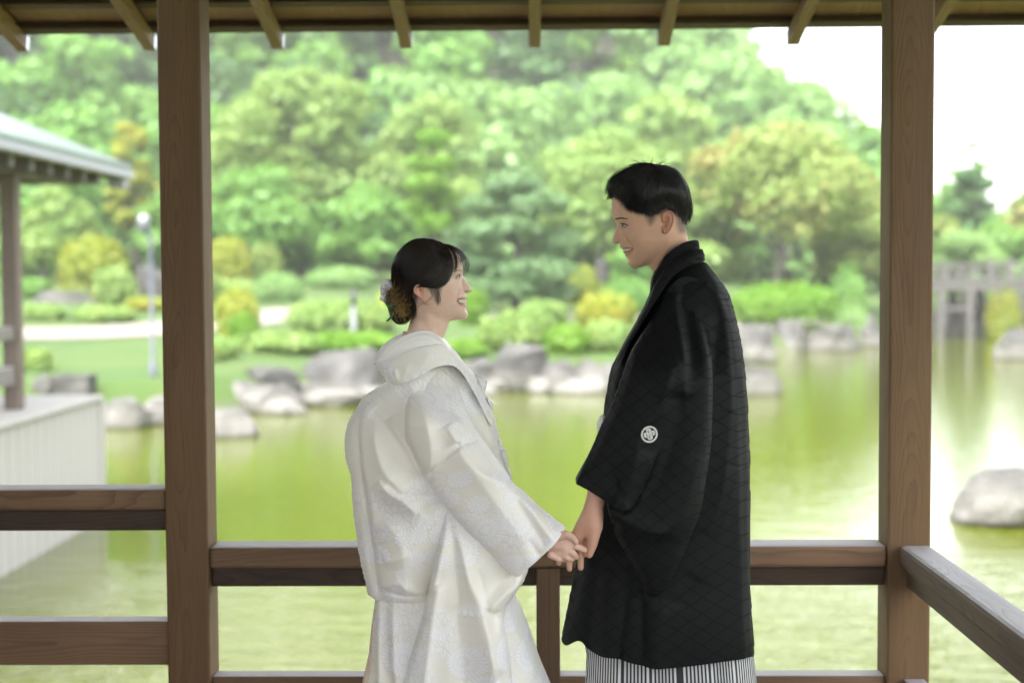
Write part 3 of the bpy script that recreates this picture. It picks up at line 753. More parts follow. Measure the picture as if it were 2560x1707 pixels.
h1 = float(at(813, 702, 29.5)[2]) - gz; h2 = float(at(813, 666, 29.5)[2]) - gz; r = 6 * 29.5 / FPX * k8
V, F = tube([(0, 0, -.1), (0, 0, h1)], [r, r], 10); link('lower_post', npmesh('lower_post', V, F), M_white, mk, smooth=True)
V, F = tube([(0, 0, h1), (0, 0, h1 + 0.001), (0, 0, h2 - 0.01), (0, 0, h2)], [r, r * 1.15, r * 1.15, r * 0.3], 10); link('upper_post', npmesh('upper_post', V, F), M_black, mk, smooth=True)
rk(1382, 640, 26, 46, Y=42, seed=77, name='upright_stone', label='small pale upright stone among the shrubs behind the person in black', sink=0.6, depth=0.8)

# ============================================================ neighbouring waterside pavilion
M_conc = NT('platform_concrete'); co = M_conc.coords()
M_conc.bsdf(M_conc.mix(M_conc.noise(M_conc.mapping(co, scale=(6, 6, 0.5)), 2.0, 4), (0.30, 0.285, 0.265), (0.42, 0.405, 0.38)), 0.85); M_conc = M_conc.mat
M_copper = NT('green_copper'); co = M_copper.coords(); M_copper.bsdf(M_copper.mix(M_copper.noise(co, 3, 4), (0.14, 0.19, 0.16), (0.22, 0.28, 0.24)), 0.55); M_copper = M_copper.mat
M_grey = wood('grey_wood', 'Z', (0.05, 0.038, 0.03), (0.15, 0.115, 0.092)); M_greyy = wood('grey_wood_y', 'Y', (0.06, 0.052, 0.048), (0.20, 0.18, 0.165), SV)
YC = 13.0; xw = float(P(253, 995, YC)[0]); zpt = float(P(253, 995, YC)[2])
nb = empty('waterside_pavilion', (xw - 1.5, YC - 2.0, zpt)); tag(nb, 'neighbouring open pavilion with green copper roof on a pale concrete platform', 'pavilion')
def nbox(name, x, y, z, mat, **k): return box(name, x, y, z, mat, parent=nb, **k)
nbox('platform', (xw - 4.0, xw - 0.06), (6.0, YC - 0.05), (-1.6, zpt - 0.02), M_conc, bevel=0.01)
nbox('platform_edge', (xw - 4.02, xw + 0.02), (6.0, YC + 0.02), (zpt - 0.018, zpt + 0.03), M_conc, bevel=0.012)
ys = np.arange(6.2, YC, 0.205)
pm = None
for y in ys:
    o = nbox('wall_board', (xw - 0.058, xw - 0.012), (y, y + 0.19), (-1.3, zpt - 0.022), M_conc, bevel=0.012)
for xq in np.arange(xw - 1.0, xw - 0.1, 0.205): nbox('wall_board', (xq, xq + 0.19), (YC - 0.048, YC - 0.004), (-1.3, zpt - 0.022), M_conc, bevel=0.012)
xe = float(P(332, 440, 13.6)[0]); YR2 = 13.6
zet, zeb = float(P(332, 415, YR2)[2]), float(P(332, 467, YR2)[2])
zf = zet - 0.09
# posts
pp = float(P(33, 860, 11.6)[0])
for yy in (11.6, 8.2): nbox('post', (pp - 0.065, pp + 0.065), (yy - 0.065, yy + 0.065), (zpt + 0.032, zf - 0.02), M_grey)
nbox('eave_beam', (pp - 0.05, pp + 0.05), (6.0, YR2 - 0.4), (zf - 0.12, zf + 0.02), M_greyy)
for (ya, yb) in ((816, 848), (915, 960)):
    za, zb_ = float(P(20, ya, 11.6)[2]), float(P(20, yb, 11.6)[2])
    nbox('railing', (pp - 0.04, pp + 0.04), (8.27, 11.53), (zb_, za), M_greyy, bevel=0.008)
    nbox('railing', (pp - 3.0, pp - 0.067), (11.56, 11.64), (zb_, za), M_greyy, bevel=0.008)
# hipped roof: eave slab with thickness, rising to the ridge
def quadmesh(name, vs, fs, mat): return link(name, npmesh(name, np.array(vs) - np.array(nb.location), [np.array([f]) for f in fs]), mat, nb)
xm = xe - 2.6; zr = zet + 1.15
vs = [(xe, 5.0, zet), (xe, YR2, zet), (xm - 2.6, YR2, zet), (xm - 2.6, 5.0, zet), (xm, 7.6, zr), (xm, YR2 - 2.6, zr), (xe, 5.0, zf + 0.03), (xe, YR2, zf + 0.03), (xm - 2.6, YR2, zf + 0.03), (xm - 2.6, 5.0, zf + 0.03)]
quadmesh('roof', vs, [(0, 1, 5, 4), (2, 3, 4, 5), (0, 6, 7, 1), (1, 7, 8, 2), (2, 8, 9, 3), (3, 9, 6, 0), (6, 9, 8, 7), (1, 2, 5), (3, 0, 4)], M_copper)
M_fas = paint('fascia_grey', (0.33, 0.34, 0.37), 0.6); M_soff = paint('soffit_brown', (0.13, 0.085, 0.055), 0.8)
nbox('fascia', (xe - 0.075, xe + 0.012), (5.0, YR2 + 0.012), (zf - 0.035, zf + 0.032), M_fas)
nbox('fascia', (xe - 5.0, xe - 0.08), (YR2 - 0.07, YR2 + 0.012), (zf - 0.035, zf + 0.032), M_fas)
nbox('corner_beam', (xe - 0.18, xe - 0.03), (YR2 - 0.20, YR2 - 0.03), (zeb - 0.02, zf - 0.037), M_fas)
nbox('soffit', (xe - 1.2, xe - 0.08), (5.0, YR2 - 0.08), (zf - 0.02, zf + 0.0), M_soff)
for y in np.arange(6.0, YR2 - 0.25, 0.44):
    o = nbox('rafter', (xe - 1.1, xe - 0.16), (y - 0.03, y + 0.03), (zf - 0.115, zf - 0.021), M_greyy)
    cp = box('white_end', (-0.012, 0.012), (-0.033, 0.033), (-0.05, 0.05), M_white, bevel=0.002); cp.parent = o; cp.location = (0.475, 0, 0)

# ============================================================ pale bridge over the inlet
M_br = wood('bridge_wood', 'X', (0.038, 0.036, 0.033), (0.085, 0.081, 0.075), (0.13, 0.13, 0.13))
YB2 = 47.0
br = empty('garden_bridge', tuple(at(2250, 662, YB2))); tag(br, 'pale timber bridge on tall posts crossing the inlet at the right', 'bridge')
def bb(name, x0, y0, x1, y1, ya, yb, **k):
    p, q = at(x0, y0, YB2), at(x1, y1, YB2); z = sorted((p[2], q[2]))
    return box(name, (p[0], q[0]), (YB2 + ya, YB2 + yb), z, M_br, parent=br, bevel=0.01)
bb('deck_beam', 2120, 645, 2700, 664, 0, 0.14); bb('deck_beam', 2120, 645, 2700, 664, 1.9, 2.04)
bb('deck', 2120, 640, 2700, 644.5, -0.05, 2.1)
for ya in (0.02, 1.92):
    bb('top_rail', 2120, 606, 2700, 610, ya, ya + 0.10); bb('middle_rail', 2120, 622, 2700, 624.5, ya + 0.02, ya + 0.08)
    for xq in (2138, 2172, 2203, 2240, 2275, 2365, 2400): bb('rail_post', xq, 610.3, xq + 6, 639.5, ya + 0.01, ya + 0.09)
    bb('newel_post', 2314, 597, 2328, 639.8, ya - 0.03, ya + 0.13)
for xq in (2155, 2222, 2290, 2420):
    for ya in (0.0, 1.9): bb('pile', xq, 664.5, xq + 12, 905, ya, ya + 0.16)
bb('cross_brace', 2167.5, 706, 2221.5, 713, 0.03, 0.13)

# ============================================================ air
m = NT('haze_air'); pv = m.n('VolumePrincipled'); pv.inputs['Color'].default_value = (1.0, 1.0, 0.95, 1); pv.inputs['Density'].default_value = 0.0010; pv.inputs['Anisotropy'].default_value = 0.2
m.t.links.new(pv.outputs[0], m.out.inputs['Volume'])
hz_ = box('haze', (-1600, 1600), (-1600, 1600), (-3.0, 48.0), m.mat, bevel=0); tag(hz_, 'pale summer haze hanging in the air over the garden', kind='stuff')
# ============================================================ tools for people and cloth
def spline(pts, n=6, closed=True):
    """Catmull-Rom through the points; a repeated point makes a corner."""
    p = np.asarray(pts, float); m = len(p); out = []
    rng_ = range(m if closed else m - 1)
    for i in rng_:
        p0 = p[(i - 1) % m] if closed or i > 0 else p[i]
        p1 = p[i]; p2 = p[(i + 1) % m] if closed else p[i + 1]
        p3 = p[(i + 2) % m] if closed or i + 2 < m else p2
        if np.allclose(p1, p2): continue
        L = np.linalg.norm(p2 - p1)
        t1 = 0.5 * (p2 - p0); t2 = 0.5 * (p3 - p1)
        for t in (t1, t2):
            q = np.linalg.norm(t)
            if q > 1.1 * L: t *= 1.1 * L / q
        if np.allclose(p0, p1): t1 = t1 * 0 + (p2 - p1) * 0.6
        if np.allclose(p2, p3): t2 = t2 * 0 + (p2 - p1) * 0.6
        for k in range(n):
            t = k / n; h1 = 2 * t**3 - 3 * t**2 + 1; h2 = -2 * t**3 + 3 * t**2; h3 = t**3 - 2 * t**2 + t; h4 = t**3 - t**2
            out.append(h1 * p1 + h2 * p2 + h3 * t1 + h4 * t2)
    if not closed: out.append(p[-1])
    return np.array(out)
def px2xz(pts, Y):
    return np.array([P(a, b, Y)[[0, 2]] for a, b in pts])
def seg_dist(Q, A, closed=True):
    """unsigned distance of Q (n,2) to polyline A, parameter of nearest point and side"""
    B = np.roll(A, -1, 0) if closed else A[1:]
    A_ = A if closed else A[:-1]
    best = np.full(len(Q), 1e9); side = np.zeros(len(Q)); par = np.zeros(len(Q))
    n = len(A_)
    for k in range(n):
        a, b = A_[k], B[k]; e = b - a; L2 = e @ e
        if L2 < 1e-14: continue
        w = Q - a; t = np.clip((w @ e) / L2, 0, 1)
        r = w - t[:, None] * e; d = np.einsum('ij,ij->i', r, r)
        u = d < best
        best[u] = d[u]; par[u] = (k + t[u]) / n; side[u] = np.sign(e[0] * w[u, 1] - e[1] * w[u, 0])
    return np.sqrt(best), side, par
def inside(Q, A):
    x, y = Q[:, 0], Q[:, 1]; c = np.zeros(len(Q), bool); B = np.roll(A, -1, 0)
    for (ax, ay), (bx, by) in zip(A, B):
        if ay == by: continue
        t = (ay > y) != (by > y)
        c ^= t & (x < (bx - ax) * (y - ay) / (by - ay) + ax)
    return c
class Sheet:
    """a solid swelled from an outline in the x-z plane at depth Y0"""
    def __init__(s, outline, h=0.004, lam=0.12):
        A = s.A = np.asarray(outline, float); s.h = h
        lo = A.min(0) - 3 * h; hi = A.max(0) + 3 * h
        s.nx, s.nz = [int(q) for q in np.ceil((hi - lo) / h)]
        s.lo = lo
        s.X, s.Z = np.meshgrid(lo[0] + h * np.arange(s.nx), lo[1] + h * np.arange(s.nz))
        Q = np.stack([s.X.ravel(), s.Z.ravel()], 1); s.Q = Q
        d, _, _ = seg_dist(Q, A); ins = inside(Q, A)
        s.d = np.where(ins, d, -d).reshape(s.X.shape)
        s.u = s.poisson(lam)
    def poisson(s, lam):
        """screened Poisson inflation, coarse to fine"""
        u = None
        for st in (4, 2, 1):
            d = s.d[::st, ::st]; hh = s.h * st; m = d > 0
            if u is None: v = np.where(m, np.minimum(d, lam) * lam, 0)
            else:
                v = np.repeat(np.repeat(u, 2, 0), 2, 1)[:d.shape[0], :d.shape[1]]
                v = np.pad(v, ((0, d.shape[0] - v.shape[0]), (0, d.shape[1] - v.shape[1])), mode='edge')
            v = np.where(m, v, 0); k = 1 / (4 + hh * hh / lam**2)
            for _ in range(160 if st == 4 else 70):
                w = np.zeros_like(v)
                w[1:-1, 1:-1] = (v[:-2, 1:-1] + v[2:, 1:-1] + v[1:-1, :-2] + v[1:-1, 2:] + hh * hh) * k
                v = np.where(m, w, 0)
            u = v
        return u
    def puff(s, p=0.5):
        """0..1 swelling, zero at the outline"""
        t = (np.maximum(s.u, 0) / max(s.u.max(), 1e-12)) ** p
        return t * np.sqrt(np.clip(s.d / (1.6 * s.h), 0, 1))
    def field(s, f):                       # evaluate something on all grid points
        return f(s.Q).reshape(s.X.shape)
    def edge(s, w): return sstep(0, w, s.d)
    def mesh(s, front, back, Y0):
        """front/back: depth offsets (towards / away from the viewer); Y0 scalar or array"""
        h = s.h; d = s.d
        ok = d > -0.72 * h
        cell = ok[:-1, :-1] & ok[1:, :-1] & ok[:-1, 1:] & ok[1:, 1:]
        cell &= (d[:-1, :-1] + d[1:, :-1] + d[:-1, 1:] + d[1:, 1:]) > -0.2 * h
        use = np.zeros_like(ok); use[:-1, :-1] |= cell; use[1:, :-1] |= cell; use[:-1, 1:] |= cell; use[1:, 1:] |= cell
        cnt = np.zeros(d.shape, int)
        for a, b in ((slice(None, -1), slice(None, -1)), (slice(1, None), slice(None, -1)), (slice(None, -1), slice(1, None)), (slice(1, None), slice(1, None))): cnt[a, b] += cell
        rim = use & (cnt < 4)
        gz, gx = np.gradient(d, h)
        X = s.X.copy(); Z = s.Z.copy()
        X[rim] -= (d * gx)[rim]; Z[rim] -= (d * gz)[rim]
        Y0 = np.broadcast_to(np.asarray(Y0, float), d.shape)
        idx = -np.ones(d.shape, int); n = use.sum(); idx[use] = np.arange(n)
        Vf = np.stack([X[use], (Y0 - front)[use], Z[use]], 1)
        bk = use & ~rim; idb = idx.copy(); idb[bk] = n + np.arange(bk.sum())
        Vb = np.stack([X[bk], (Y0 + back)[bk], Z[bk]], 1)
        rm = rim[use]; Vf[rm, 1] = (Y0 + 0.0 * front)[rim] - (0.5 * (front - back))[rim] * 0
        c = cell
        def q(id_): return np.stack([id_[:-1, :-1][c], id_[:-1, 1:][c], id_[1:, 1:][c], id_[1:, :-1][c]], 1)
        F = np.concatenate([q(idx), q(idb)[:, ::-1]])
        s.use, s.rim, s.bk, s.nf = use, rim, bk, n
        return np.concatenate([Vf, Vb]), F
    def mesh_open(s, front, back, Y0):
        """like mesh, but the outline keeps the cloth's full depth where it has any (open hems, cuffs)"""
        h = s.h; d = s.d
        ok = d > -0.72 * h
        cell = ok[:-1, :-1] & ok[1:, :-1] & ok[:-1, 1:] & ok[1:, 1:]
        cell &= (d[:-1, :-1] + d[1:, :-1] + d[:-1, 1:] + d[1:, 1:]) > -0.2 * h
        use = np.zeros_like(ok); cnt = np.zeros(d.shape, int)
        for a, b in ((slice(None, -1), slice(None, -1)), (slice(1, None), slice(None, -1)), (slice(None, -1), slice(1, None)), (slice(1, None), slice(1, None))): cnt[a, b] += cell
        use = cnt > 0; rim = use & (cnt < 4)
        gz, gx = np.gradient(d, h); X = s.X.copy(); Z = s.Z.copy()
        X[rim] -= (d * gx)[rim]; Z[rim] -= (d * gz)[rim]
        Y0 = np.broadcast_to(np.asarray(Y0, float), d.shape)
        idx = -np.ones(d.shape, int); n = use.sum(); idx[use] = np.arange(n)
        Vf = np.stack([X[use], (Y0 - front)[use], Z[use]], 1); Vb = np.stack([X[use], (Y0 + back)[use], Z[use]], 1)
        c = cell
        q1 = np.stack([idx[:-1, :-1][c], idx[:-1, 1:][c], idx[1:, 1:][c], idx[1:, :-1][c]], 1)
        E = np.concatenate([q1[:, [0, 1]], q1[:, [1, 2]], q1[:, [2, 3]], q1[:, [3, 0]]])
        key = np.sort(E, 1); _, inv, ct = np.unique(key[:, 0] * (n + 1) + key[:, 1], return_inverse=True, return_counts=True)
        B = E[ct[inv] == 1]
        # the wall gets vertices of its own so that hems stay crisp
        bi = np.unique(B); mp = -np.ones(n, int); mp[bi] = np.arange(len(bi)); nb_ = len(bi)
        W_ = np.concatenate([Vf[bi], Vb[bi]])
        Fw = np.stack([2 * n + mp[B[:, 1]], 2 * n + mp[B[:, 0]], 2 * n + nb_ + mp[B[:, 0]], 2 * n + nb_ + mp[B[:, 1]]], 1)
        return np.concatenate([Vf, Vb, W_]), np.concatenate([q1, q1[:, ::-1] + n, Fw])
    def attr(s, arr):                       # grid array -> per-vertex values in mesh order
        return np.concatenate([arr[s.use], arr[s.bk]])
    def sample(s, arr, Q):
        Q = np.asarray(Q, float)
        fx = np.clip((Q[..., 0] - s.lo[0]) / s.h, 0, s.nx - 1.001); fz = np.clip((Q[..., 1] - s.lo[1]) / s.h, 0, s.nz - 1.001)
        i = fx.astype(int); j = fz.astype(int); a = fx - i; b = fz - j
        return (arr[j, i] * (1 - a) * (1 - b) + arr[j, i + 1] * a * (1 - b) + arr[j + 1, i] * (1 - a) * b + arr[j + 1, i + 1] * a * b)
def folds(Q, items, Y):
    """sum of drapery folds. item: (points px, amp, width one side, width other side[, mode])"""
    D = np.zeros(len(Q))
    for it in items:
        pts, amp, wl, wr = it[:4]; mode = it[4] if len(it) > 4 else 'ridge'
        A = spline(px2xz(pts, Y), 6, closed=False)
        d, sd_, t = seg_dist(Q, A, closed=False)
        if mode == 'ridge':
            w = np.where(sd_ > 0, wl, wr); tap = np.sin(np.clip(t, 0.0, 1) * math.pi) ** 0.5
            D += amp * np.exp(-(d / w) ** 1.3) * (0.15 + 0.85 * tap)
        elif mode == 'ridge_open':           # keeps its strength to the end of the line
            w = np.where(sd_ > 0, wl, wr); D += amp * np.exp(-(d / w) ** 1.3) * np.clip(t * 4 + 0.05, 0, 1) ** 0.7
        elif mode == 'step':                 # cloth on the left of the line lies higher
            sdist = d * sd_; tap = np.clip(np.minimum(t, 1 - t) * 8 + 0.25, 0, 1)
            D += amp * np.where(sdist > 0, np.exp(-(sdist / wl) ** 2), -np.exp(-(sdist / wr) ** 2) * 0.6) * tap
    return D
def cloth_noise(Q, amp, sc_, seed=0.0, stretch=(1, 0.45)):
    return amp * np.array([mnoise.noise(Vector((x * sc_ * stretch[0], seed, z * sc_ * stretch[1]))) for x, z in Q])
def round_caps(chain, n=10):
    """one finger: list of (point, radius), rounded at its tip"""
    pts = spline([c[0] for c in chain], 5, closed=False); r = np.interp(np.linspace(0, 1, len(pts)), np.linspace(0, 1, len(chain)), [c[1] for c in chain])
    d = pts[-1] - pts[-2]; d /= np.linalg.norm(d); tip, rt = pts[-1], r[-1]
    a = np.linspace(0.25, 1, 5) * math.pi / 2
    pts = np.concatenate([pts, [tip + d * rt * math.sin(t) for t in a]]); r = np.concatenate([r, [max(rt * math.cos(t), 2e-4) for t in a]])
    return tube(pts, r, n)
# signed distance modelling for hands
def sd_chain(G, chain):
    """round-cone chain; G (...,3)"""
    D = np.full(G.shape[:-1], 1e3)
    for (a, ra), (b, rb) in zip(chain[:-1], chain[1:]):
        a = np.asarray(a, float); b = np.asarray(b, float); e = b - a
        t = np.clip(((G - a) @ e) / (e @ e), 0, 1)
        D = np.minimum(D, np.linalg.norm(G - a - t[..., None] * e, axis=-1) - (ra + (rb - ra) * t))
    return D
def smin(a, b, k):
    h = np.clip(0.5 + 0.5 * (b - a) / k, 0, 1); return b + (a - b) * h - k * h * (1 - h)
def surface_nets(f, lo, h):
    """quads of the zero level of f on a regular grid"""
    s = f < 0
    nx, ny, nz = f.shape
    c = np.zeros((nx - 1, ny - 1, nz - 1), int); acc = np.zeros(c.shape + (3,)); cnt = np.zeros(c.shape)
    corners = [(i, j, k) for i in (0, 1) for j in (0, 1) for k in (0, 1)]
    def sl(o): return tuple(slice(q, q + n - 1) for q, n in zip(o, f.shape))
    for o in corners: c += s[sl(o)]
    act = (c > 0) & (c < 8)
    for o in corners:
        for ax in range(3):
            if o[ax] == 1: continue
            p = list(o); p[ax] = 1
            fa, fb = f[sl(o)], f[sl(p)]; x = (fa < 0) != (fb < 0)
            t = np.where(x, fa / np.where(x, fa - fb, 1), 0)
            pos = np.zeros(c.shape + (3,)); 
            for q in range(3): pos[..., q] = o[q]
            pos[..., ax] = t
            acc += pos * x[..., None]; cnt += x
    idx = -np.ones(c.shape, int); idx[act] = np.arange(act.sum())
    I = np.stack(np.nonzero(act), 1)
    V = (I + acc[act] / cnt[act][:, None]) * h + np.asarray(lo)
    Fs = []
    for ax in range(3):
        u, v = (ax + 1) % 3, (ax + 2) % 3
        a = [slice(None)] * 3; b = [slice(None)] * 3
        a[ax] = slice(0, -1); b[ax] = slice(1, None)
        x = s[tuple(a)] != s[tuple(b)]; flip = s[tuple(a)]
        g = [slice(None)] * 3; g[u] = slice(1, -1); g[v] = slice(1, -1)
        gi = np.nonzero(x[tuple(g)])
        base = np.stack(gi, 1); base[:, u] += 1; base[:, v] += 1
        fl = flip[tuple(base.T)]
        def cell(du, dv):
            q = base.copy(); q[:, u] += du; q[:, v] += dv; return idx[tuple(q.T)]
        qd = np.stack([cell(-1, -1), cell(0, -1), cell(0, 0), cell(-1, 0)], 1)
        qd[~fl] = qd[~fl][:, ::-1]
        Fs.append(qd)
    F = np.concatenate(Fs); F = F[(F >= 0).all(1)]
    return V, F
def sdf_mesh(fn, lo, hi, h):
    lo = np.asarray(lo, float); hi = np.asarray(hi, float)
    ax = [np.arange(a, b, h) for a, b in zip(lo, hi)]
    G = np.stack(np.meshgrid(*ax, indexing='ij'), -1)
    return surface_nets(fn(G), lo, h)
def smooth_mesh(V, F, it=2, lam=0.5):
    e = np.concatenate([F[:, [0, 1]], F[:, [1, 2]], F[:, [2, 3]], F[:, [3, 0]]]); e = np.concatenate([e, e[:, ::-1]])
    for _ in range(it):
        acc = np.zeros_like(V); c = np.zeros(len(V))
        np.add.at(acc, e[:, 0], V[e[:, 1]]); np.add.at(c, e[:, 0], 1)
        V = V + lam * (acc / np.maximum(c, 1)[:, None] - V)
    return V
def color_attr(me, name, rgb):
    a = me.color_attributes.new(name, 'FLOAT_COLOR', 'POINT')
    c = np.ones((len(me.vertices), 4), np.float32); c[:, :3] = rgb; a.data.foreach_set('color', c.ravel())
# ============================================================ cloth and skin materials
def skin_mat(name, sss=0.12):
    m = NT(name)
    a = m.n('VertexColor', layer_name='tint'); co = m.coords()
    n1 = m.noise(co, 60, 3); n2 = m.noise(co, 420, 2)
    c = m.mix(m.math('MULTIPLY', m.rng(n1, 0.35, 0.7), 0.17), a.outputs[0], (0.52, 0.22, 0.15))
    m.bsdf(c, m.rng(n2, 0.3, 0.7, 0.44, 0.60), m.bump(n2, 0.28, 0.001), Subsurface_Weight=sss, Subsurface_Radius=(1.0, 0.35, 0.2), Subsurface_Scale=0.006)
    return m.mat
M_skin = skin_mat('skin')
def plain(name, c, rough=0.5, **k):
    m = NT(name); n = m.noise(m.coords(), 90, 2)
    m.bsdf(m.mix(m.math('MULTIPLY', n, 0.25), c, tuple(q * 0.75 for q in c)), rough, **k); return m.mat
M_tooth = plain('tooth', (0.80, 0.70, 0.57), 0.25); M_sclera = plain('eye_white', (0.72, 0.70, 0.68), 0.15); M_iris = plain('iris', (0.018, 0.010, 0.007), 0.12)
M_lash = plain('lash', (0.014, 0.010, 0.009), 0.6)
def hair_mat(name, c, rough=0.34):
    m = NT(name); isl = m.n('NewGeometry').outputs['Random Per Island']
    m.bsdf(m.mix(isl, c, tuple(min(1, q * 2.2) for q in c)), rough, Specular_IOR_Level=0.55); return m.mat
M_hairb = hair_mat('hair_dark_brown', (0.0095, 0.0062, 0.0048)); M_hairm = hair_mat('hair_black', (0.0052, 0.0050, 0.0052), 0.38)

def silk_white():
    m = NT('white_brocade'); co = m.coords()
    x, y, z = m.sep(co)
    wob = m.vmath('SUBTRACT', m.noise(co, 9.0, 2, out=1), (0.5, 0.5, 0.5))
    q2 = m.vmath('ADD', m.comb(m.math('ADD', x, m.math('MULTIPLY', y, 0.6)), z, 0.0), m.vmath('SCALE', wob, sc=0.018))
    def flowers(scale, petals, rmax, seed, prob):
        v = m.vmath('ADD', m.vmath('SCALE', q2, sc=scale), (seed, seed * 1.7, 0.0))
        vo = m.n('TexVoronoi'); vo.voronoi_dimensions = '2D'; vo.inputs['Randomness'].default_value = 0.75; vo.inputs['Scale'].default_value = 1.0
        m.put(vo.inputs['Vector'], v)
        dv = m.vmath('SUBTRACT', v, vo.outputs['Position'])
        dx, dy, _ = m.sep(dv); r = m.math('SQRT', m.math('ADD', m.math('MULTIPLY', dx, dx), m.math('MULTIPLY', dy, dy)))
        rc, gc, bc = m.sep(vo.outputs['Color'])
        ang = m.math('ADD', m.math('ARCTAN2', dy, dx), m.math('MULTIPLY', rc, 6.0))
        out = None; lines = None
        for (pn, r0, r1, ph) in ((petals, 0.0, rmax, 0.0), (petals, 0.0, rmax * 0.62, 0.5), (petals // 2, 0.0, rmax * 0.30, 0.2)):
            pw = m.math('ABSOLUTE', m.math('SINE', m.math('ADD', m.math('MULTIPLY', ang, pn * 0.5), ph * math.pi)))
            lim = m.math('MULTIPLY', m.math('ADD', m.math('MULTIPLY', m.math('POWER', pw, 0.6), 0.34), 0.66), r1)
            inn = m.rng(m.math('SUBTRACT', lim, r), 0.0, 0.018)
            edge = m.math('MULTIPLY', inn, m.math('SUBTRACT', 1.0, m.rng(m.math('SUBTRACT', lim, r), 0.012, 0.05)))
            rib = m.math('MULTIPLY', inn, m.math('SUBTRACT', 1.0, m.rng(pw, 0.08, 0.30)))
            ln = m.math('MAXIMUM', edge, rib)
            out = inn if out is None else m.math('MAXIMUM', out, inn)
            if lines is None: lines = ln
            else: lines = m.math('MAXIMUM', m.math('MULTIPLY', lines, m.math('SUBTRACT', 1.0, inn)), ln)
        on = m.rng(gc, 1 - prob, 1 - prob + 0.01)
        return m.math('MULTIPLY', out, on), m.math('MULTIPLY', lines, on)
    f1, l1 = flowers(12.5, 26, 0.54, 0.0, 0.74)
    f2, l2 = flowers(23.0, 12, 0.52, 3.3, 0.60)
    clus = m.rng(m.noise(q2, 3.4, 2), 0.43, 0.50)
    clus2 = m.rng(m.noise(m.vmath('ADD', q2, (7.0, 3.0, 0.0)), 4.2, 2), 0.46, 0.52)
    f1 = m.math('MULTIPLY', f1, clus); l1 = m.math('MULTIPLY', l1, clus)
    k2 = m.math('MULTIPLY', clus2, m.math('SUBTRACT', 1.0, f1)); f2 = m.math('MULTIPLY', f2, k2); l2 = m.math('MULTIPLY', l2, k2)
    vo = m.n('TexVoronoi'); vo.voronoi_dimensions = '2D'; vo.feature = 'DISTANCE_TO_EDGE'; vo.inputs['Scale'].default_value = 1.0
    m.put(vo.inputs['Vector'], m.vmath('ADD', m.mapping(q2, rot=(0, 0, 0.5), scale=(95.0, 50.0, 1.0)), m.vmath('SCALE', m.noise(q2, 40.0, 2, out=1), sc=1.6)))
    k3 = m.math('MULTIPLY', m.rng(m.noise(m.vmath('ADD', q2, (2.0, 9.0, 0.0)), 5.5, 3), 0.50, 0.56), m.math('SUBTRACT', 1.0, m.math('MAXIMUM', f1, f2)))
    l3 = m.math('MULTIPLY', m.math('SUBTRACT', 1.0, m.rng(vo.outputs['Distance'], 0.05, 0.16)), k3)
    f = m.math('MAXIMUM', m.math('MAXIMUM', f1, f2), m.math('MULTIPLY', k3, 0.55)); ln = m.math('MAXIMUM', m.math('MAXIMUM', l1, l2), m.math('MULTIPLY', l3, 0.5))
    weave = m.noise(m.mapping(co, scale=(1, 1, 0.35)), 900, 1)
    crink = m.noise(m.mapping(co, scale=(1.0, 1.0, 0.8)), 120, 3, 0.6)
    ground_c = m.mix(m.noise(co, 5, 2), (0.860, 0.835, 0.750), (0.880, 0.862, 0.800))
    c = m.mix(f, ground_c, (0.915, 0.913, 0.922))
    c = m.mix(m.math('MULTIPLY', ln, 0.55), c, (0.62, 0.605, 0.60))
    rough = m.math('ADD', m.math('MULTIPLY', f, 0.20), m.math('ADD', 0.50, m.math('MULTIPLY', weave, 0.08)))
    h = m.math('ADD', m.math('MULTIPLY', m.math('SUBTRACT', f, ln), 1.0), m.math('MULTIPLY', m.math('MULTIPLY', crink, f), 0.5))
    nrm = m.bump(h, 0.40, 0.0016); nrm = m.bump(crink, 0.25, 0.0025, nrm)
    m.bsdf(c, rough, nrm, Sheen_Weight=0.10, Sheen_Roughness=0.5, Specular_IOR_Level=0.35)
    return m.mat
M_silk = silk_white()
m = NT('white_silk_plain'); co = m.coords(); m.bsdf(m.mix(m.noise(co, 8, 2), (0.84, 0.83, 0.80), (0.87, 0.865, 0.85)), 0.42, m.bump(m.noise(co, 240, 2), 0.12, 0.001)); M_silk2 = m.mat
m = NT('lining_silk'); co = m.coords(); m.bsdf(m.mix(m.noise(co, 8, 2), (0.66, 0.53, 0.40), (0.74, 0.63, 0.50)), 0.5); M_lining = m.mat

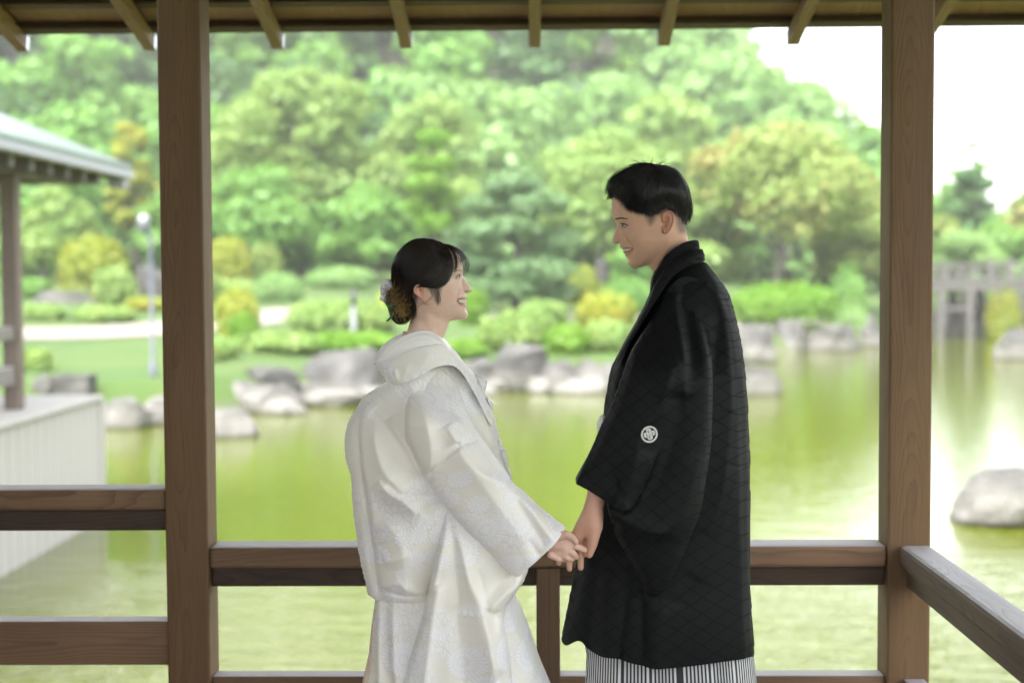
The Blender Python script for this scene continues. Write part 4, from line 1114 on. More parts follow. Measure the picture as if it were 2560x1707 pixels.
def silk_black(pattern=1.0, name='black_silk'):
    m = NT(name); co = m.coords(); x, y, z = m.sep(co)
    wob = m.vmath('SCALE', m.vmath('SUBTRACT', m.noise(co, 5.0, 2, out=1), (0.5, 0.5, 0.5)), sc=0.02)
    xx = m.math('ADD', m.math('ADD', x, m.math('MULTIPLY', y, -0.55)), m.sep(wob)[0]); zz = m.math('ADD', z, m.sep(wob)[2])
    u = m.math('FRACT', m.math('ADD', m.math('DIVIDE', xx, 0.050), m.math('DIVIDE', zz, 0.037)))
    v = m.math('FRACT', m.math('SUBTRACT', m.math('DIVIDE', xx, 0.050), m.math('DIVIDE', zz, 0.037)))
    au = m.math('ABSOLUTE', m.math('SUBTRACT', u, 0.5)); av = m.math('ABSOLUTE', m.math('SUBTRACT', v, 0.5))
    mx = m.math('MAXIMUM', au, av)
    lat = m.rng(mx, 0.455, 0.475)
    rings = m.math('MULTIPLY', m.rng(m.math('SINE', m.math('MULTIPLY', mx, 62.0)), 0.1, 0.6), m.math('SUBTRACT', 1.0, lat))
    c = m.mix(rings, (0.0040, 0.0049, 0.0053), (0.0031, 0.0039, 0.0043))
    c = m.mix(lat, c, (0.0017, 0.0022, 0.0024))
    rough = m.math('ADD', m.math('MULTIPLY', rings, 0.07), m.math('ADD', 0.62, m.math('MULTIPLY', lat, 0.2)))
    weave = m.noise(m.mapping(co, scale=(1, 1, 0.25)), 700, 2)
    nrm = m.bump(m.math('ADD', m.math('MULTIPLY', lat, -1.0), m.math('MULTIPLY', weave, 0.4)), 0.25, 0.0008)
    m.bsdf(c, rough, nrm, Specular_IOR_Level=0.20)
    return m.mat
M_black_silk = silk_black()
m = NT('hakama_stripe'); co = m.coords(); uv = m.n('VertexColor', layer_name='stripe'); s_ = m.sep(uv.outputs[0])[0]
st = m.math('FRACT', m.math('MULTIPLY', s_, 64.0)); on = m.math('MULTIPLY', m.rng(st, 0.42, 0.47), m.math('SUBTRACT', 1.0, m.rng(st, 0.93, 0.98)))
m.bsdf(m.mix(on, (0.012, 0.013, 0.018), (0.66, 0.67, 0.68)), 0.6, m.bump(m.noise(co, 500, 2), 0.1, 0.001)); M_hakama = m.mat

# ============================================================ building a head from its profile
class Head:
    def __init__(s, Y0, full, base, nose, Wd, nose_w, h=0.0016, p=0.40, wz=None):
        """full / base / nose: outlines in photo pixels (with nose, without, nose alone)"""
        s.Y0 = Y0
        s.S = Sheet(spline(px2xz(full, Y0), 5), h, 0.11)
        B = Sheet(spline(px2xz(base, Y0), 5), h, 0.11); N = Sheet(spline(px2xz(nose, Y0), 5), h, 0.05)
        tb = B.sample(B.puff(p), s.S.Q) * (B.sample(B.d, s.S.Q) > 0)
        tn = N.sample(N.puff(0.42), s.S.Q) * (N.sample(N.d, s.S.Q) > 0)
        tb = (tb * Wd).reshape(s.S.X.shape)
        if wz is not None: tb = tb * np.interp(s.S.Z, [q[0] for q in wz], [q[1] for q in wz])
        tn = (tn * nose_w).reshape(s.S.X.shape)
        k = 0.006; hh = np.clip(0.5 + 0.5 * (tb - tn) / k, 0, 1)
        s.T = tn + (tb - tn) * hh + k * hh * (1 - hh) * np.clip(s.S.d / 0.006, 0, 1)
        s.col = None
    def xz(s, pts): return px2xz(pts, s.Y0)
    def g(s, px, r):
        c = s.xz([px])[0]; return np.exp(-((s.S.X - c[0]) ** 2 + (s.S.Z - c[1]) ** 2) / r ** 2)
    def line(s, pts, w):
        A = spline(s.xz(pts), 5, closed=False); d, sd_, t = seg_dist(s.S.Q, A, closed=False)
        return (np.exp(-(d / w) ** 2) * np.sin(np.clip(t * 0.94 + 0.03, 0, 1) * math.pi) ** 0.4).reshape(s.S.X.shape)
    def poly(s, pts, w=0.0006):
        A = spline(s.xz(pts), 5); d, _, _ = seg_dist(s.S.Q, A); d = np.where(inside(s.S.Q, A), d, -d)
        return sstep(-w, w, d).reshape(s.S.X.shape)
    def at(s, pts, lift=0.0, side=1):
        q = s.xz(pts); t = s.S.sample(s.T, q) + lift
        return np.stack([q[:, 0], s.Y0 - side * t, q[:, 1]], 1)
    def decal(s, pts, lift, h=0.0011, sides=(1, -1), smooth=True, edge=0.002, n=5):
        """a small raised piece that follows the face"""
        parts = []
        D = Sheet(spline(s.xz(pts), n) if smooth else s.xz(pts), h, 0.03)
        t = s.S.sample(s.T, D.Q).reshape(D.X.shape)
        lf = lift(D) if callable(lift) else lift * np.clip(D.d / edge, 0, 1) ** 0.5
        for sd_ in sides:
            V, F = D.mesh(lf + 0 * t, np.full(t.shape, 0.0015), 0.0)
            tt = D.attr(t); V[:, 1] = s.Y0 - sd_ * (tt - V[:, 1])
            parts.append((V, F if sd_ > 0 else F[:, ::-1]))
        return merge(parts)
    def strip(s, pts, r, lift=0.0006, sides=(1, -1), n=5):
        parts = []
        for sd_ in sides:
            q = spline(s.at(pts, lift, sd_), 4, closed=False); rr = np.interp(np.linspace(0, 1, len(q)), np.linspace(0, 1, len(r)), r)
            parts.append(tube(q, rr, n))
        return merge(parts)
def strands(head, T, S, guides, n, rng, lift=(0.0004, 0.0022), r=0.00055, sides=(1, -1), jit=0.02, endcut=0.25, spread=None):
    """thin locks running between neighbouring guide lines, lying on the swelled surface T of sheet S"""
    gl = []
    m_ = 14
    for g_ in guides:
        A = spline(px2xz(g_, head.Y0), 5, closed=False); d = np.concatenate([[0], np.cumsum(np.linalg.norm(np.diff(A, axis=0), axis=1))]); d /= d[-1]
        t = np.linspace(0, 1, m_); gl.append(np.stack([np.interp(t, d, A[:, 0]), np.interp(t, d, A[:, 1])], 1))
    gl = np.array(gl); parts = []
    for sd_ in sides:
        for k in range(n):
            f = rng.uniform(0, len(gl) - 1.001); i = int(f); a = f - i
            c = gl[i] * (1 - a) + gl[i + 1] * a
            t0 = rng.uniform(0, 0.35) if rng.random() < 0.6 else 0.0; t1 = 1 - rng.uniform(0, endcut)
            tt = np.linspace(t0, t1, 9); ti = np.linspace(0, 1, m_)
            q = np.stack([np.interp(tt, ti, c[:, 0]), np.interp(tt, ti, c[:, 1])], 1)
            q += rng.normal(size=2) * jit * 0.02 + np.cumsum(rng.normal(size=(9, 2)), 0) * jit * 0.012
            l = rng.uniform(*lift); y = S.sample(T, q) + l * np.sin(np.linspace(0.35, 1, 9) * math.pi * 0.9) ** 0.5
            if spread: y = y + spread * rng.normal()
            rr = r * rng.uniform(0.6, 1.3) * np.linspace(1, 0.35, 9)
            parts.append(tube(np.stack([q[:, 0], head.Y0 - sd_ * y, q[:, 1]], 1), rr, 3))
    return merge(parts)
def add(root, name, VF, mat, smooth=True, label=None, parent=None):
    V, F = VF; me = npmesh(name, V, F); me.materials.append(mat)
    if smooth: me.shade_smooth()
    o = bpy.data.objects.new(name, me); col.objects.link(o)
    p = parent or root
    o.parent = p; o.location = -Vector(root.location) if parent is None else Vector((0, 0, 0))
    if label: o['label'] = label
    return o
def H1(pts): return [(940 + u / 5.2267, 560 + v / 5.2267) for u, v in pts]
def H2(pts): return [(1480 + u / 4.9, 380 + v / 4.9) for u, v in pts]
def ZA(pts): return [(850 + u / 3.92, 800 + v / 3.92) for u, v in pts]
def ZB(pts): return [(1050 + u / 3.92, 1050 + v / 3.92) for u, v in pts]
def ZC(pts): return [(850 + u / 3.92, 1150 + v / 3.92) for u, v in pts]
def ZD(pts): return [(890 + u / 4.704, 1407 + v / 4.704) for u, v in pts]
def ZM(pts): return [(1450 + u / 3.4844, 580 + v / 3.4844) for u, v in pts]
def ZM2(pts): return [(1400 + u / 3.136, 980 + v / 3.136) for u, v in pts]
def ZM3(pts): return [(1390 + u / 4.481, 1357 + v / 4.481) for u, v in pts]
def ZH(pts): return [(1320 + u / 5.808, 1180 + v / 5.808) for u, v in pts]
def body_tubes(Yc, chains):
    parts = []
    for pts, r in chains: parts.append(tube(spline(np.array(pts, float), 4, closed=False), np.interp(np.linspace(0, 1, (len(pts) - 1) * 4 + 1), np.linspace(0, 1, len(r)), r), 14))
    return merge(parts)
def ear(Hd, poly, lift0, lift1, front_x, back_x, dents, ridges):
    """an outer ear standing off the head; poly in px"""
    def lf(D):
        fx, bx = px2xz([(front_x, 0), (back_x, 0)], Hd.Y0)[:, 0]
        t = np.clip((D.X - fx) / (bx - fx), 0, 1)
        L = lift0 + (lift1 - lift0) * t
        rim = np.exp(-((D.d - 0.0028) / 0.0022) ** 2) * 0.0028
        L = (L + rim) * np.clip(D.d / 0.0012, 0, 1) ** 0.5
        for (p_, r_, a_) in dents:
            c = px2xz([p_], Hd.Y0)[0]; L = L - a_ * np.exp(-((D.X - c[0]) ** 2 + (D.Z - c[1]) ** 2) / r_ ** 2)
        for (pts, w, a_) in ridges:
            dd, _, _ = seg_dist(D.Q, spline(px2xz(pts, Hd.Y0), 5, closed=False), closed=False); L = L + a_ * np.exp(-(dd.reshape(D.X.shape) / w) ** 2)
        return L
    return Hd.decal(poly, lf, h=0.0010)
# ============================================================ person in white
YW = 3.26
full = H1([(640, 215), (470, 240), (340, 350), (265, 500), (250, 650), (290, 800), (370, 930), (440, 1060), (470, 1180), (440, 1300), (395, 1420), (330, 1600), (330, 1600), (820, 1660), (820, 1660),
           (880, 1490), (925, 1390), (952, 1310), (968, 1268), (1050, 1254), (1130, 1250), (1178, 1240), (1203, 1205), (1202, 1165), (1180, 1118), (1184, 1090), (1197, 1066), (1190, 1046), (1172, 1030), (1172, 1030), (1176, 985), (1176, 985), (1194, 958), (1188, 930), (1176, 912), (1172, 900),
           (1218, 894), (1246, 884), (1254, 856), (1238, 820), (1192, 758), (1150, 700), (1132, 662), (1140, 615), (1132, 545), (1105, 450), (1050, 360), (960, 285), (820, 225)])
base = H1([(640, 215), (470, 240), (340, 350), (265, 500), (250, 650), (290, 800), (370, 930), (440, 1060), (470, 1180), (440, 1300), (395, 1420), (330, 1600), (330, 1600), (820, 1660), (820, 1660),
           (880, 1490), (925, 1390), (952, 1310), (968, 1268), (1050, 1254), (1130, 1250), (1178, 1240), (1203, 1205), (1202, 1165), (1180, 1118), (1184, 1090), (1197, 1066), (1190, 1046), (1172, 1030), (1172, 1030), (1176, 985), (1176, 985), (1194, 958), (1188, 930), (1174, 905),
           (1150, 860), (1136, 790), (1130, 720), (1132, 662), (1140, 615), (1132, 545), (1105, 450), (1050, 360), (960, 285), (820, 225)])
nose = H1([(1128, 665), (1150, 700), (1192, 758), (1238, 820), (1254, 856), (1246, 884), (1218, 894), (1172, 900), (1120, 900), (1085, 880), (1085, 820), (1100, 740), (1110, 680)])
zz1 = lambda v: float(P(1040, 560 + v / 5.2267, YW)[2])
hw = Head(YW, full, base, nose, 0.071, 0.0165, wz=[(zz1(1500), 0.80), (zz1(1280), 0.86), (zz1(1150), 0.93), (zz1(950), 1.0), (zz1(700), 1.0), (zz1(300), 1.02)])
S, T = hw.S, hw.T
fade = np.clip(S.d / 0.006, 0, 1)
# modelling of the cheek, jaw, eye and mouth
T += fade * (0.0030 * hw.g(H1([(1040, 850)])[0], 0.020) - 0.0050 * hw.g(H1([(1085, 690)])[0], 0.0085) + 0.0016 * hw.g(H1([(1090, 625)])[0], 0.009)
             + 0.0035 * hw.g(H1([(1150, 862)])[0], 0.0062) - 0.0022 * hw.line(H1([(1110, 840), (1095, 900), (1075, 960), (1055, 1030)]), 0.0026)
             - 0.0016 * hw.g(H1([(1120, 930)])[0], 0.006) + 0.0012 * hw.g(H1([(1120, 1180)])[0], 0.012))
jaw = hw.line(H1([(700, 1130), (830, 1215), (960, 1262)]), 0.010); T -= fade * 0.004 * jaw
T -= fade * 0.003 * hw.line(H1([(640, 1080), (620, 1250), (700, 1480)]), 0.012)
mouth = hw.poly(H1([(1186, 978), (1140, 974), (1088, 978), (1078, 1006), (1100, 1034), (1150, 1046), (1186, 1040)]))
T -= 0.0022 * mouth * fade
lipU = hw.line(H1([(1200, 966), (1150, 960), (1100, 964), (1076, 990)]), 0.0019); lipL = hw.line(H1([(1200, 1062), (1160, 1062), (1115, 1048), (1080, 1010)]), 0.0023)
T += 0.0013 * (lipU + lipL) * np.clip(S.d / 0.003, 0, 1)
C = np.zeros(S.X.shape + (3,)); C[:] = (0.800, 0.580, 0.465)
def tint(mask, rgb, k=1.0):
    global C
    w = (mask * k)[..., None]; C = C * (1 - w) + np.array(rgb) * w
tint(hw.g(H1([(990, 900)])[0], 0.020), (0.82, 0.49, 0.39), 0.40)
tint(np.clip(lipU + lipL, 0, 1), (0.50, 0.20, 0.17), 0.85)
tint(mouth, (0.10, 0.03, 0.025), 0.9)
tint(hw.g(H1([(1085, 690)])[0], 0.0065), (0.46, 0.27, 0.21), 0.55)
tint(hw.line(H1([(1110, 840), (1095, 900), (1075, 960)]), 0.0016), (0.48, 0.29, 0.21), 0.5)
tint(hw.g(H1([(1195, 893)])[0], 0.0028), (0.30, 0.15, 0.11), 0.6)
hairline = hw.poly(H1([(930, 420), (985, 560), (970, 720), (880, 840), (840, 1040), (800, 1000), (760, 900), (640, 800), (560, 1000), (520, 1200), (420, 1300), (200, 1000), (200, 300), (800, 200)]), 0.006)
tint(hw.line(H1([(1120, 650), (1092, 652), (1060, 676)]), 0.0012), (0.42, 0.24, 0.18), 0.7)
tint(hairline, (0.06, 0.042, 0.034), 0.85)
V, F = S.mesh(T, T, YW); VF_head = (V, F); Chead = S.attr(C)
earV = ear(hw, H1([(520, 850), (545, 800), (590, 782), (635, 800), (650, 850), (655, 930), (690, 985), (715, 1020), (700, 1046), (665, 1040), (620, 985), (560, 930), (528, 900)]), 0.004, 0.016, H1([(690, 0)])[0][0], H1([(520, 0)])[0][0],
           [(H1([(622, 890)])[0], 0.006, 0.006), (H1([(600, 850)])[0], 0.004, 0.003)], [(H1([(580, 830), (570, 880), (610, 940), (650, 985)]), 0.0018, 0.002)])
# hands: the right hand reaching out of the sleeve
YHND = 3.075
def hp(u, v, dy=0.0): q = P(1320 + u / 5.808, 1180 + v / 5.808, YHND + dy); return q
k5 = YHND / FPX / 5.808
def chain(pts): return [(hp(u, v, dy), r * k5) for (u, v, dy, r) in pts]
def hand_w(G):
    D = sd_chain(G, chain([(0, 720, 0.06, 130), (230, 950, 0.035, 125), (390, 1075, 0.010, 112), (520, 1060, 0.0, 105)]))
    D = smin(D, sd_chain(G, chain([(420, 1050, 0.006, 100), (590, 990, 0.0, 78), (600, 1080, 0, 82), (520, 1190, 0, 74), (400, 1195, 0.006, 78)])), 0.010)
    for ch in ([(580, 1030, -0.002, 62), (700, 1078, -0.006, 50), (835, 1125, -0.004, 44)], [(570, 1120, -0.002, 58), (660, 1185, -0.007, 50), (705, 1225, 0.004, 44)], [(480, 1185, 0.0, 54), (590, 1245, -0.005, 46), (640, 1262, 0.006, 40)],
               [(330, 1200, 0.0, 52), (450, 1262, -0.003, 42), (540, 1270, 0.008, 37)], [(420, 930, -0.004, 76), (560, 900, -0.014, 58), (650, 950, -0.018, 50), (695, 1010, -0.014, 42)]):
        D = smin(D, sd_chain(G, chain(ch)), 0.0020)
    return D
lo, hi = np.minimum(hp(0, 1450), hp(950, 600)) - 0.02, np.maximum(hp(0, 1450), hp(950, 600)) + 0.02
lo[1], hi[1] = YHND - 0.05, YHND + 0.06
Vh, Fh = sdf_mesh(hand_w, lo, hi, 0.0019); Vh = smooth_mesh(Vh, Fh, 2)
zf = float(P(1060, 2330, YW)[2])
p3 = lambda px, py, dy=0.0: tuple(P(px, py, YW + dy))
bt = body_tubes(YW, [([p3(1060, 840), p3(1050, 900), p3(1060, 1000), p3(1080, 1200), p3(1110, 1330), p3(1120, 1420)], [0.05, 0.052, 0.08, 0.08, 0.08, 0.06]),
    ([p3(1120, 1400, -0.045), p3(1130, 1700, -0.045), (p3(1130, 1700)[0], YW - 0.05, 0.10), (p3(1130, 1700)[0] + 0.02, YW - 0.05, 0.03)], [0.06, 0.05, 0.04, 0.035]),
    ([p3(1120, 1400, 0.045), p3(1130, 1700, 0.05), (p3(1130, 1700)[0], YW + 0.05, 0.10), (p3(1130, 1700)[0] + 0.02, YW + 0.05, 0.03)], [0.06, 0.05, 0.04, 0.035]),
    ([p3(1090, 1060, -0.05), p3(1140, 1150, -0.11), tuple(hp(-250, 560, 0.06)), tuple(hp(150, 880, 0.042))], [0.03, 0.036, 0.034, 0.024]),
    ([p3(1070, 980, 0.09), p3(1110, 1150, 0.09), p3(1180, 1250, 0.06)], [0.045, 0.04, 0.03])])
def tinted(parts):
    V, F = merge([(a, b) for a, b, _ in parts]); return V, F, np.concatenate([np.broadcast_to(np.asarray(c, float), (len(a), 3)) for a, b, c in parts])
V, F, CC = tinted([(VF_head[0], VF_head[1], Chead), (earV[0], earV[1], (0.70, 0.40, 0.31)), (Vh, Fh, (0.74, 0.50, 0.40)), (bt[0], bt[1], (0.58, 0.40, 0.31))])
foot = Vector((float(np.mean(bt[0][:, 0])), YW, 0.0))
me = npmesh('person', V - np.array(foot), F); me.materials.append(M_skin); me.shade_smooth(); color_attr(me, 'tint', CC)
bride = bpy.data.objects.new('person', me); col.objects.link(bride); bride.location = foot
tag(bride, 'person in white brocade kimono, dark hair in a low bun, smiling and holding hands', 'person')
add(bride, 'teeth', hw.decal(H1([(1184, 984), (1140, 982), (1096, 986), (1092, 1004), (1110, 1022), (1150, 1034), (1180, 1032)]), 0.0012, h=0.0008), M_tooth)
for sd1 in (1, -1): add(bride, 'eye', hw.decal(H1([(1112, 672), (1090, 676), (1066, 700), (1086, 704), (1108, 692)]), 0.0016, h=0.0006, edge=0.001, sides=(sd1,)), M_sclera)
for sd1 in (1, -1): add(bride, 'iris', hw.decal(H1([(1112, 672), (1098, 672), (1090, 686), (1097, 700), (1108, 694)]), 0.0022, h=0.0006, edge=0.001, sides=(sd1,)), M_iris)
for sd1 in (1, -1): add(bride, 'eyelashes', merge([hw.strip(H1([(1122, 664), (1100, 666), (1078, 682), (1050, 712)]), [0.0004, 0.0009, 0.0010, 0.0004], 0.0018, sides=(sd1,)), hw.strip(H1([(1106, 698), (1086, 708), (1062, 708)]), [0.0002, 0.0004, 0.0003], 0.001, sides=(sd1,))]), M_lash)
for sd1 in (1, -1): add(bride, 'eyebrow', hw.decal(H1([(1122, 606), (1090, 600), (1052, 612), (1032, 636), (1052, 622), (1090, 610), (1120, 614)]), 0.0008, h=0.0008, sides=(sd1,)), plain('brow_brown', (0.13, 0.085, 0.062), 0.8))

# ---- hair: cap, bun, loose strands
cap = H1([(880, 262), (760, 195), (640, 180), (500, 192), (400, 250), (300, 350), (240, 450), (205, 560), (197, 650), (205, 740), (230, 830), (250, 920), (300, 1000), (420, 1100), (470, 1190), (500, 1130), (510, 1000), (500, 900), (515, 830), (555, 788), (620, 782), (690, 836), (800, 852), (900, 832), (985, 752), (1035, 640), (1046, 540), (1020, 400), (960, 300), (905, 268)])
SC = Sheet(spline(px2xz(cap, YW), 5), 0.0028, 0.11)
SS = Sheet(spline(px2xz(H1([(640, 180), (500, 192), (400, 250), (300, 350), (240, 450), (205, 560), (197, 650), (205, 740), (230, 830), (300, 960), (440, 1090), (470, 1200), (600, 1350), (900, 1350), (1150, 1240), (1200, 1000), (1160, 700), (1140, 560), (1090, 420), (990, 310), (880, 255), (760, 195)]), YW), 5), 0.0028, 0.11)
inn = H1([(470, 1190), (505, 1100), (510, 1000), (500, 900), (515, 830), (555, 788), (620, 782), (690, 836), (800, 852), (900, 832), (985, 752), (1035, 640), (1046, 540), (1020, 400), (960, 300), (905, 268), (880, 255)])
di, _, _ = seg_dist(SC.Q, spline(px2xz(inn, YW), 5, closed=False), closed=False); di = di.reshape(SC.X.shape)
TS = SS.sample(SS.puff(0.40) * 0.081, SC.Q).reshape(SC.X.shape)
TH = S.sample(T, SC.Q).reshape(SC.X.shape)
TC = np.maximum(TS, TH + 0.004) + 0.004 * sstep(0, 0.012, di) - 0.004 * np.exp(-di / 0.003)
TC += 0.0035 * np.exp(-((di - 0.010) / 0.008) ** 2)
add(bride, 'hair', SC.mesh(TC, TC, YW), M_hairb)
rngb = np.random.default_rng(5)
gd = [H1(g_) for g_ in (
    [(885, 262), (760, 203), (620, 190), (480, 215), (350, 305), (255, 445), (212, 600), (215, 740), (245, 850)],
    [(885, 265), (780, 262), (650, 285), (520, 345), (400, 455), (312, 600), (272, 740), (272, 850), (262, 920)],
    [(890, 270), (840, 330), (740, 430), (620, 560), (500, 680), (400, 780), (330, 860), (290, 950)],
    [(900, 275), (930, 400), (900, 560), (800, 690), (680, 760), (560, 790), (450, 860), (380, 930), (340, 1010)],
    [(905, 272), (985, 400), (1025, 520), (1015, 650), (945, 756), (830, 826), (700, 828), (610, 790), (525, 830), (480, 930), (450, 1040)])]
add(bride, 'hair_strands', strands(hw, TC, SC, gd, 1500, rngb, lift=(0.0002, 0.0018), r=0.0006, endcut=0.1), M_hairb)
# fringe: fine locks falling over the forehead, and a few loose hairs
parts = []
def lock(pts, y0, y1, n, wid, r=0.00045, ysp=0.006):
    A = spline(px2xz(H1(pts), YW), 6, closed=False)
    for k in range(n):
        o = rngb.normal(size=2) * wid; s0 = rngb.uniform(0.75, 1.0); tt = np.linspace(0, s0, 12); i = tt * (len(A) - 1)
        q = np.stack([np.interp(i, np.arange(len(A)), A[:, 0]), np.interp(i, np.arange(len(A)), A[:, 1])], 1) + o * np.linspace(0.15, 1.0, 12)[:, None]
        y = np.linspace(y0, y1, 12) + rngb.normal() * ysp * np.linspace(0.3, 1, 12)
        parts.append(tube(np.stack([q[:, 0], YW - y, q[:, 1]], 1), r * np.linspace(1, 0.4, 12), 3))
for sgn in (1, -1):
    lock([(890, 262), (990, 282), (1090, 340), (1165, 430), (1200, 505), (1185, 585), (1138, 655)], 0.02 * sgn, 0.022 * sgn, 13, 0.0035)
    lock([(890, 262), (1000, 292), (1085, 370), (1145, 455), (1172, 530), (1168, 600), (1142, 640)], 0.02 * sgn, 0.018 * sgn, 11, 0.004)
    lock([(895, 268), (990, 330), (1050, 430), (1060, 530), (1045, 620), (1005, 730)], 0.030 * sgn, 0.058 * sgn, 26, 0.0025)
    lock([(893, 266), (1000, 300), (1080, 380), (1105, 460), (1100, 520)], 0.028 * sgn, 0.04 * sgn, 7, 0.003)
    lock([(740, 800), (820, 870), (845, 960), (822, 1050)], 0.070 * sgn, 0.067 * sgn, 20, 0.0045, r=0.0004, ysp=0.002)
    lock([(740, 850), (765, 930), (690, 995), (600, 1030), (560, 1080)], 0.074 * sgn, 0.071 * sgn, 5, 0.004, r=0.0003, ysp=0.003)
    lock([(895, 268), (1010, 330), (1062, 430), (1072, 530), (1050, 640)], 0.026 * sgn, 0.050 * sgn, 22, 0.0045)
    lock([(892, 264), (1000, 300), (1085, 390), (1120, 480), (1120, 560)], 0.020 * sgn, 0.030 * sgn, 10, 0.0045)
    lock([(500, 960), (530, 1060), (520, 1150), (480, 1220)], 0.055 * sgn, 0.045 * sgn, 30, 0.004, ysp=0.003)
add(bride, 'loose_hair', merge(parts), M_hairb)
bun = H1([(230, 840), (160, 870), (128, 930), (135, 1050), (165, 1110), (190, 1210), (245, 1292), (320, 1318), (400, 1300), (452, 1245), (468, 1170), (440, 1050), (380, 940), (300, 860)])
SBn = Sheet(spline(px2xz(bun, YW), 5), 0.0025, 0.08); TB = SBn.puff(0.42) * 0.050
TB += SBn.edge(0.006) * 0.0022 * np.sin(SBn.field(lambda Q: seg_dist(Q, spline(px2xz(H1([(150, 940), (230, 1100), (330, 1200), (430, 1130)]), YW), 5, closed=False), closed=False)[0]) * 420)
add(bride, 'hair_bun', SBn.mesh(TB, TB, YW), M_hairb)
gb = [H1(g_) for g_ in ([(170, 880), (140, 960), (160, 1090), (200, 1210), (270, 1290), (350, 1305)], [(220, 880), (190, 980), (210, 1100), (260, 1210), (330, 1270), (400, 1270)], [(270, 890), (260, 1000), (290, 1110), (340, 1200), (400, 1220), (440, 1200)], [(330, 930), (340, 1030), (370, 1120), (410, 1160), (450, 1170)])]
add(bride, 'bun_strands', strands(hw, TB, SBn, gb, 420, rngb, lift=(0.0003, 0.002), r=0.0006), M_hairb)
# hair ornament: white ribbon bow, golden dried sprays, green stems
M_gold = plain('golden_spray', (0.32, 0.20, 0.06), 0.55); M_green = plain('green_ribbon', (0.03, 0.16, 0.03), 0.35); M_bow = plain('white_ribbon', (0.88, 0.88, 0.92), 0.5)
orn = empty('hair_ornament', tuple(P(1010, 745, YW - 0.05)), None); orn.parent = bride; orn.location = Vector(orn.location) - foot
def addo(name, VF, mat):
    V, F = VF; me = npmesh(name, V - np.array(foot) - np.array(orn.location), F); me.materials.append(mat); me.shade_smooth()
    o = bpy.data.objects.new(name, me); col.objects.link(o); o.parent = orn; return o
for nm, pl, dy in (('bow_loop', [(230, 790), (190, 722), (110, 735), (58, 800), (52, 880), (70, 935), (140, 905), (225, 850)], 0.004), ('bow_tail', [(140, 905), (70, 935), (48, 985), (90, 1010), (140, 1050), (150, 960)], -0.002)):
    q = Sheet(spline(px2xz(H1(pl), YW), 5), 0.0025, 0.05); th = q.puff(0.5) * 0.012 + q.edge(0.006) * 0.002 * np.sin((q.X + q.Z) * 300)
    addo(nm, q.mesh(th, q.puff(0.5) * 0.012, YW + dy), M_bow)
parts = []; stems = []
ico = np.array([(1, 0, 0), (-1, 0, 0), (0, 1, 0), (0, -1, 0), (0, 0, 1), (0, 0, -1)], float); icf = np.array([(0, 2, 4, 4), (2, 1, 4, 4), (1, 3, 4, 4), (3, 0, 4, 4), (2, 0, 5, 5), (1, 2, 5, 5), (3, 1, 5, 5), (0, 3, 5, 5)])[:, :3]
guide = spline(px2xz(H1([(230, 870), (280, 960), (340, 1060), (390, 1140), (420, 1190)]), YW), 6, closed=False)
for k in range(420):
    g_ = guide[rngb.integers(len(guide))]; q = g_ + rngb.normal(size=2) * np.array((0.0105, 0.0095)); b = g_ + (q - g_) * 0.2
    y = max(0.03, float(SBn.sample(TB, q)), float(SC.sample(TC, q)) * (float(SC.sample(SC.d, q)) > 0)) + rngb.uniform(0.002, 0.012); rr = rngb.uniform(0.0009, 0.0019)
    c = np.array((q[0], YW - y, q[1])); parts.append((c + ico * rr, icf))
    if k % 2 == 0: stems.append(tube([(b[0], YW - y + 0.006, b[1]), tuple(0.5 * (c + np.array((b[0], YW - y + 0.003, b[1])))), tuple(c)], 0.00028, 3))
addo('floret_spray', merge(parts), M_gold); addo('spray_stems', merge(stems), M_gold)
for pts, r in (([(150, 1035), (190, 1060), (240, 1062), (268, 1052)], [0.0012, 0.0036, 0.0034, 0.001]), ([(262, 1135), (245, 1180), (210, 1225), (170, 1255)], [0.0012, 0.0028, 0.003, 0.002])):
    q = spline(px2xz(H1(pts), YW), 5, closed=False); yy = YW - 0.047 - 0.006 * np.sin(np.linspace(0, 3.1, len(q)))
    addo('green_ribbon', tube(np.stack([q[:, 0], yy, q[:, 1]], 1), np.interp(np.linspace(0, 1, len(q)), np.linspace(0, 1, len(r)), r), 6), M_green)

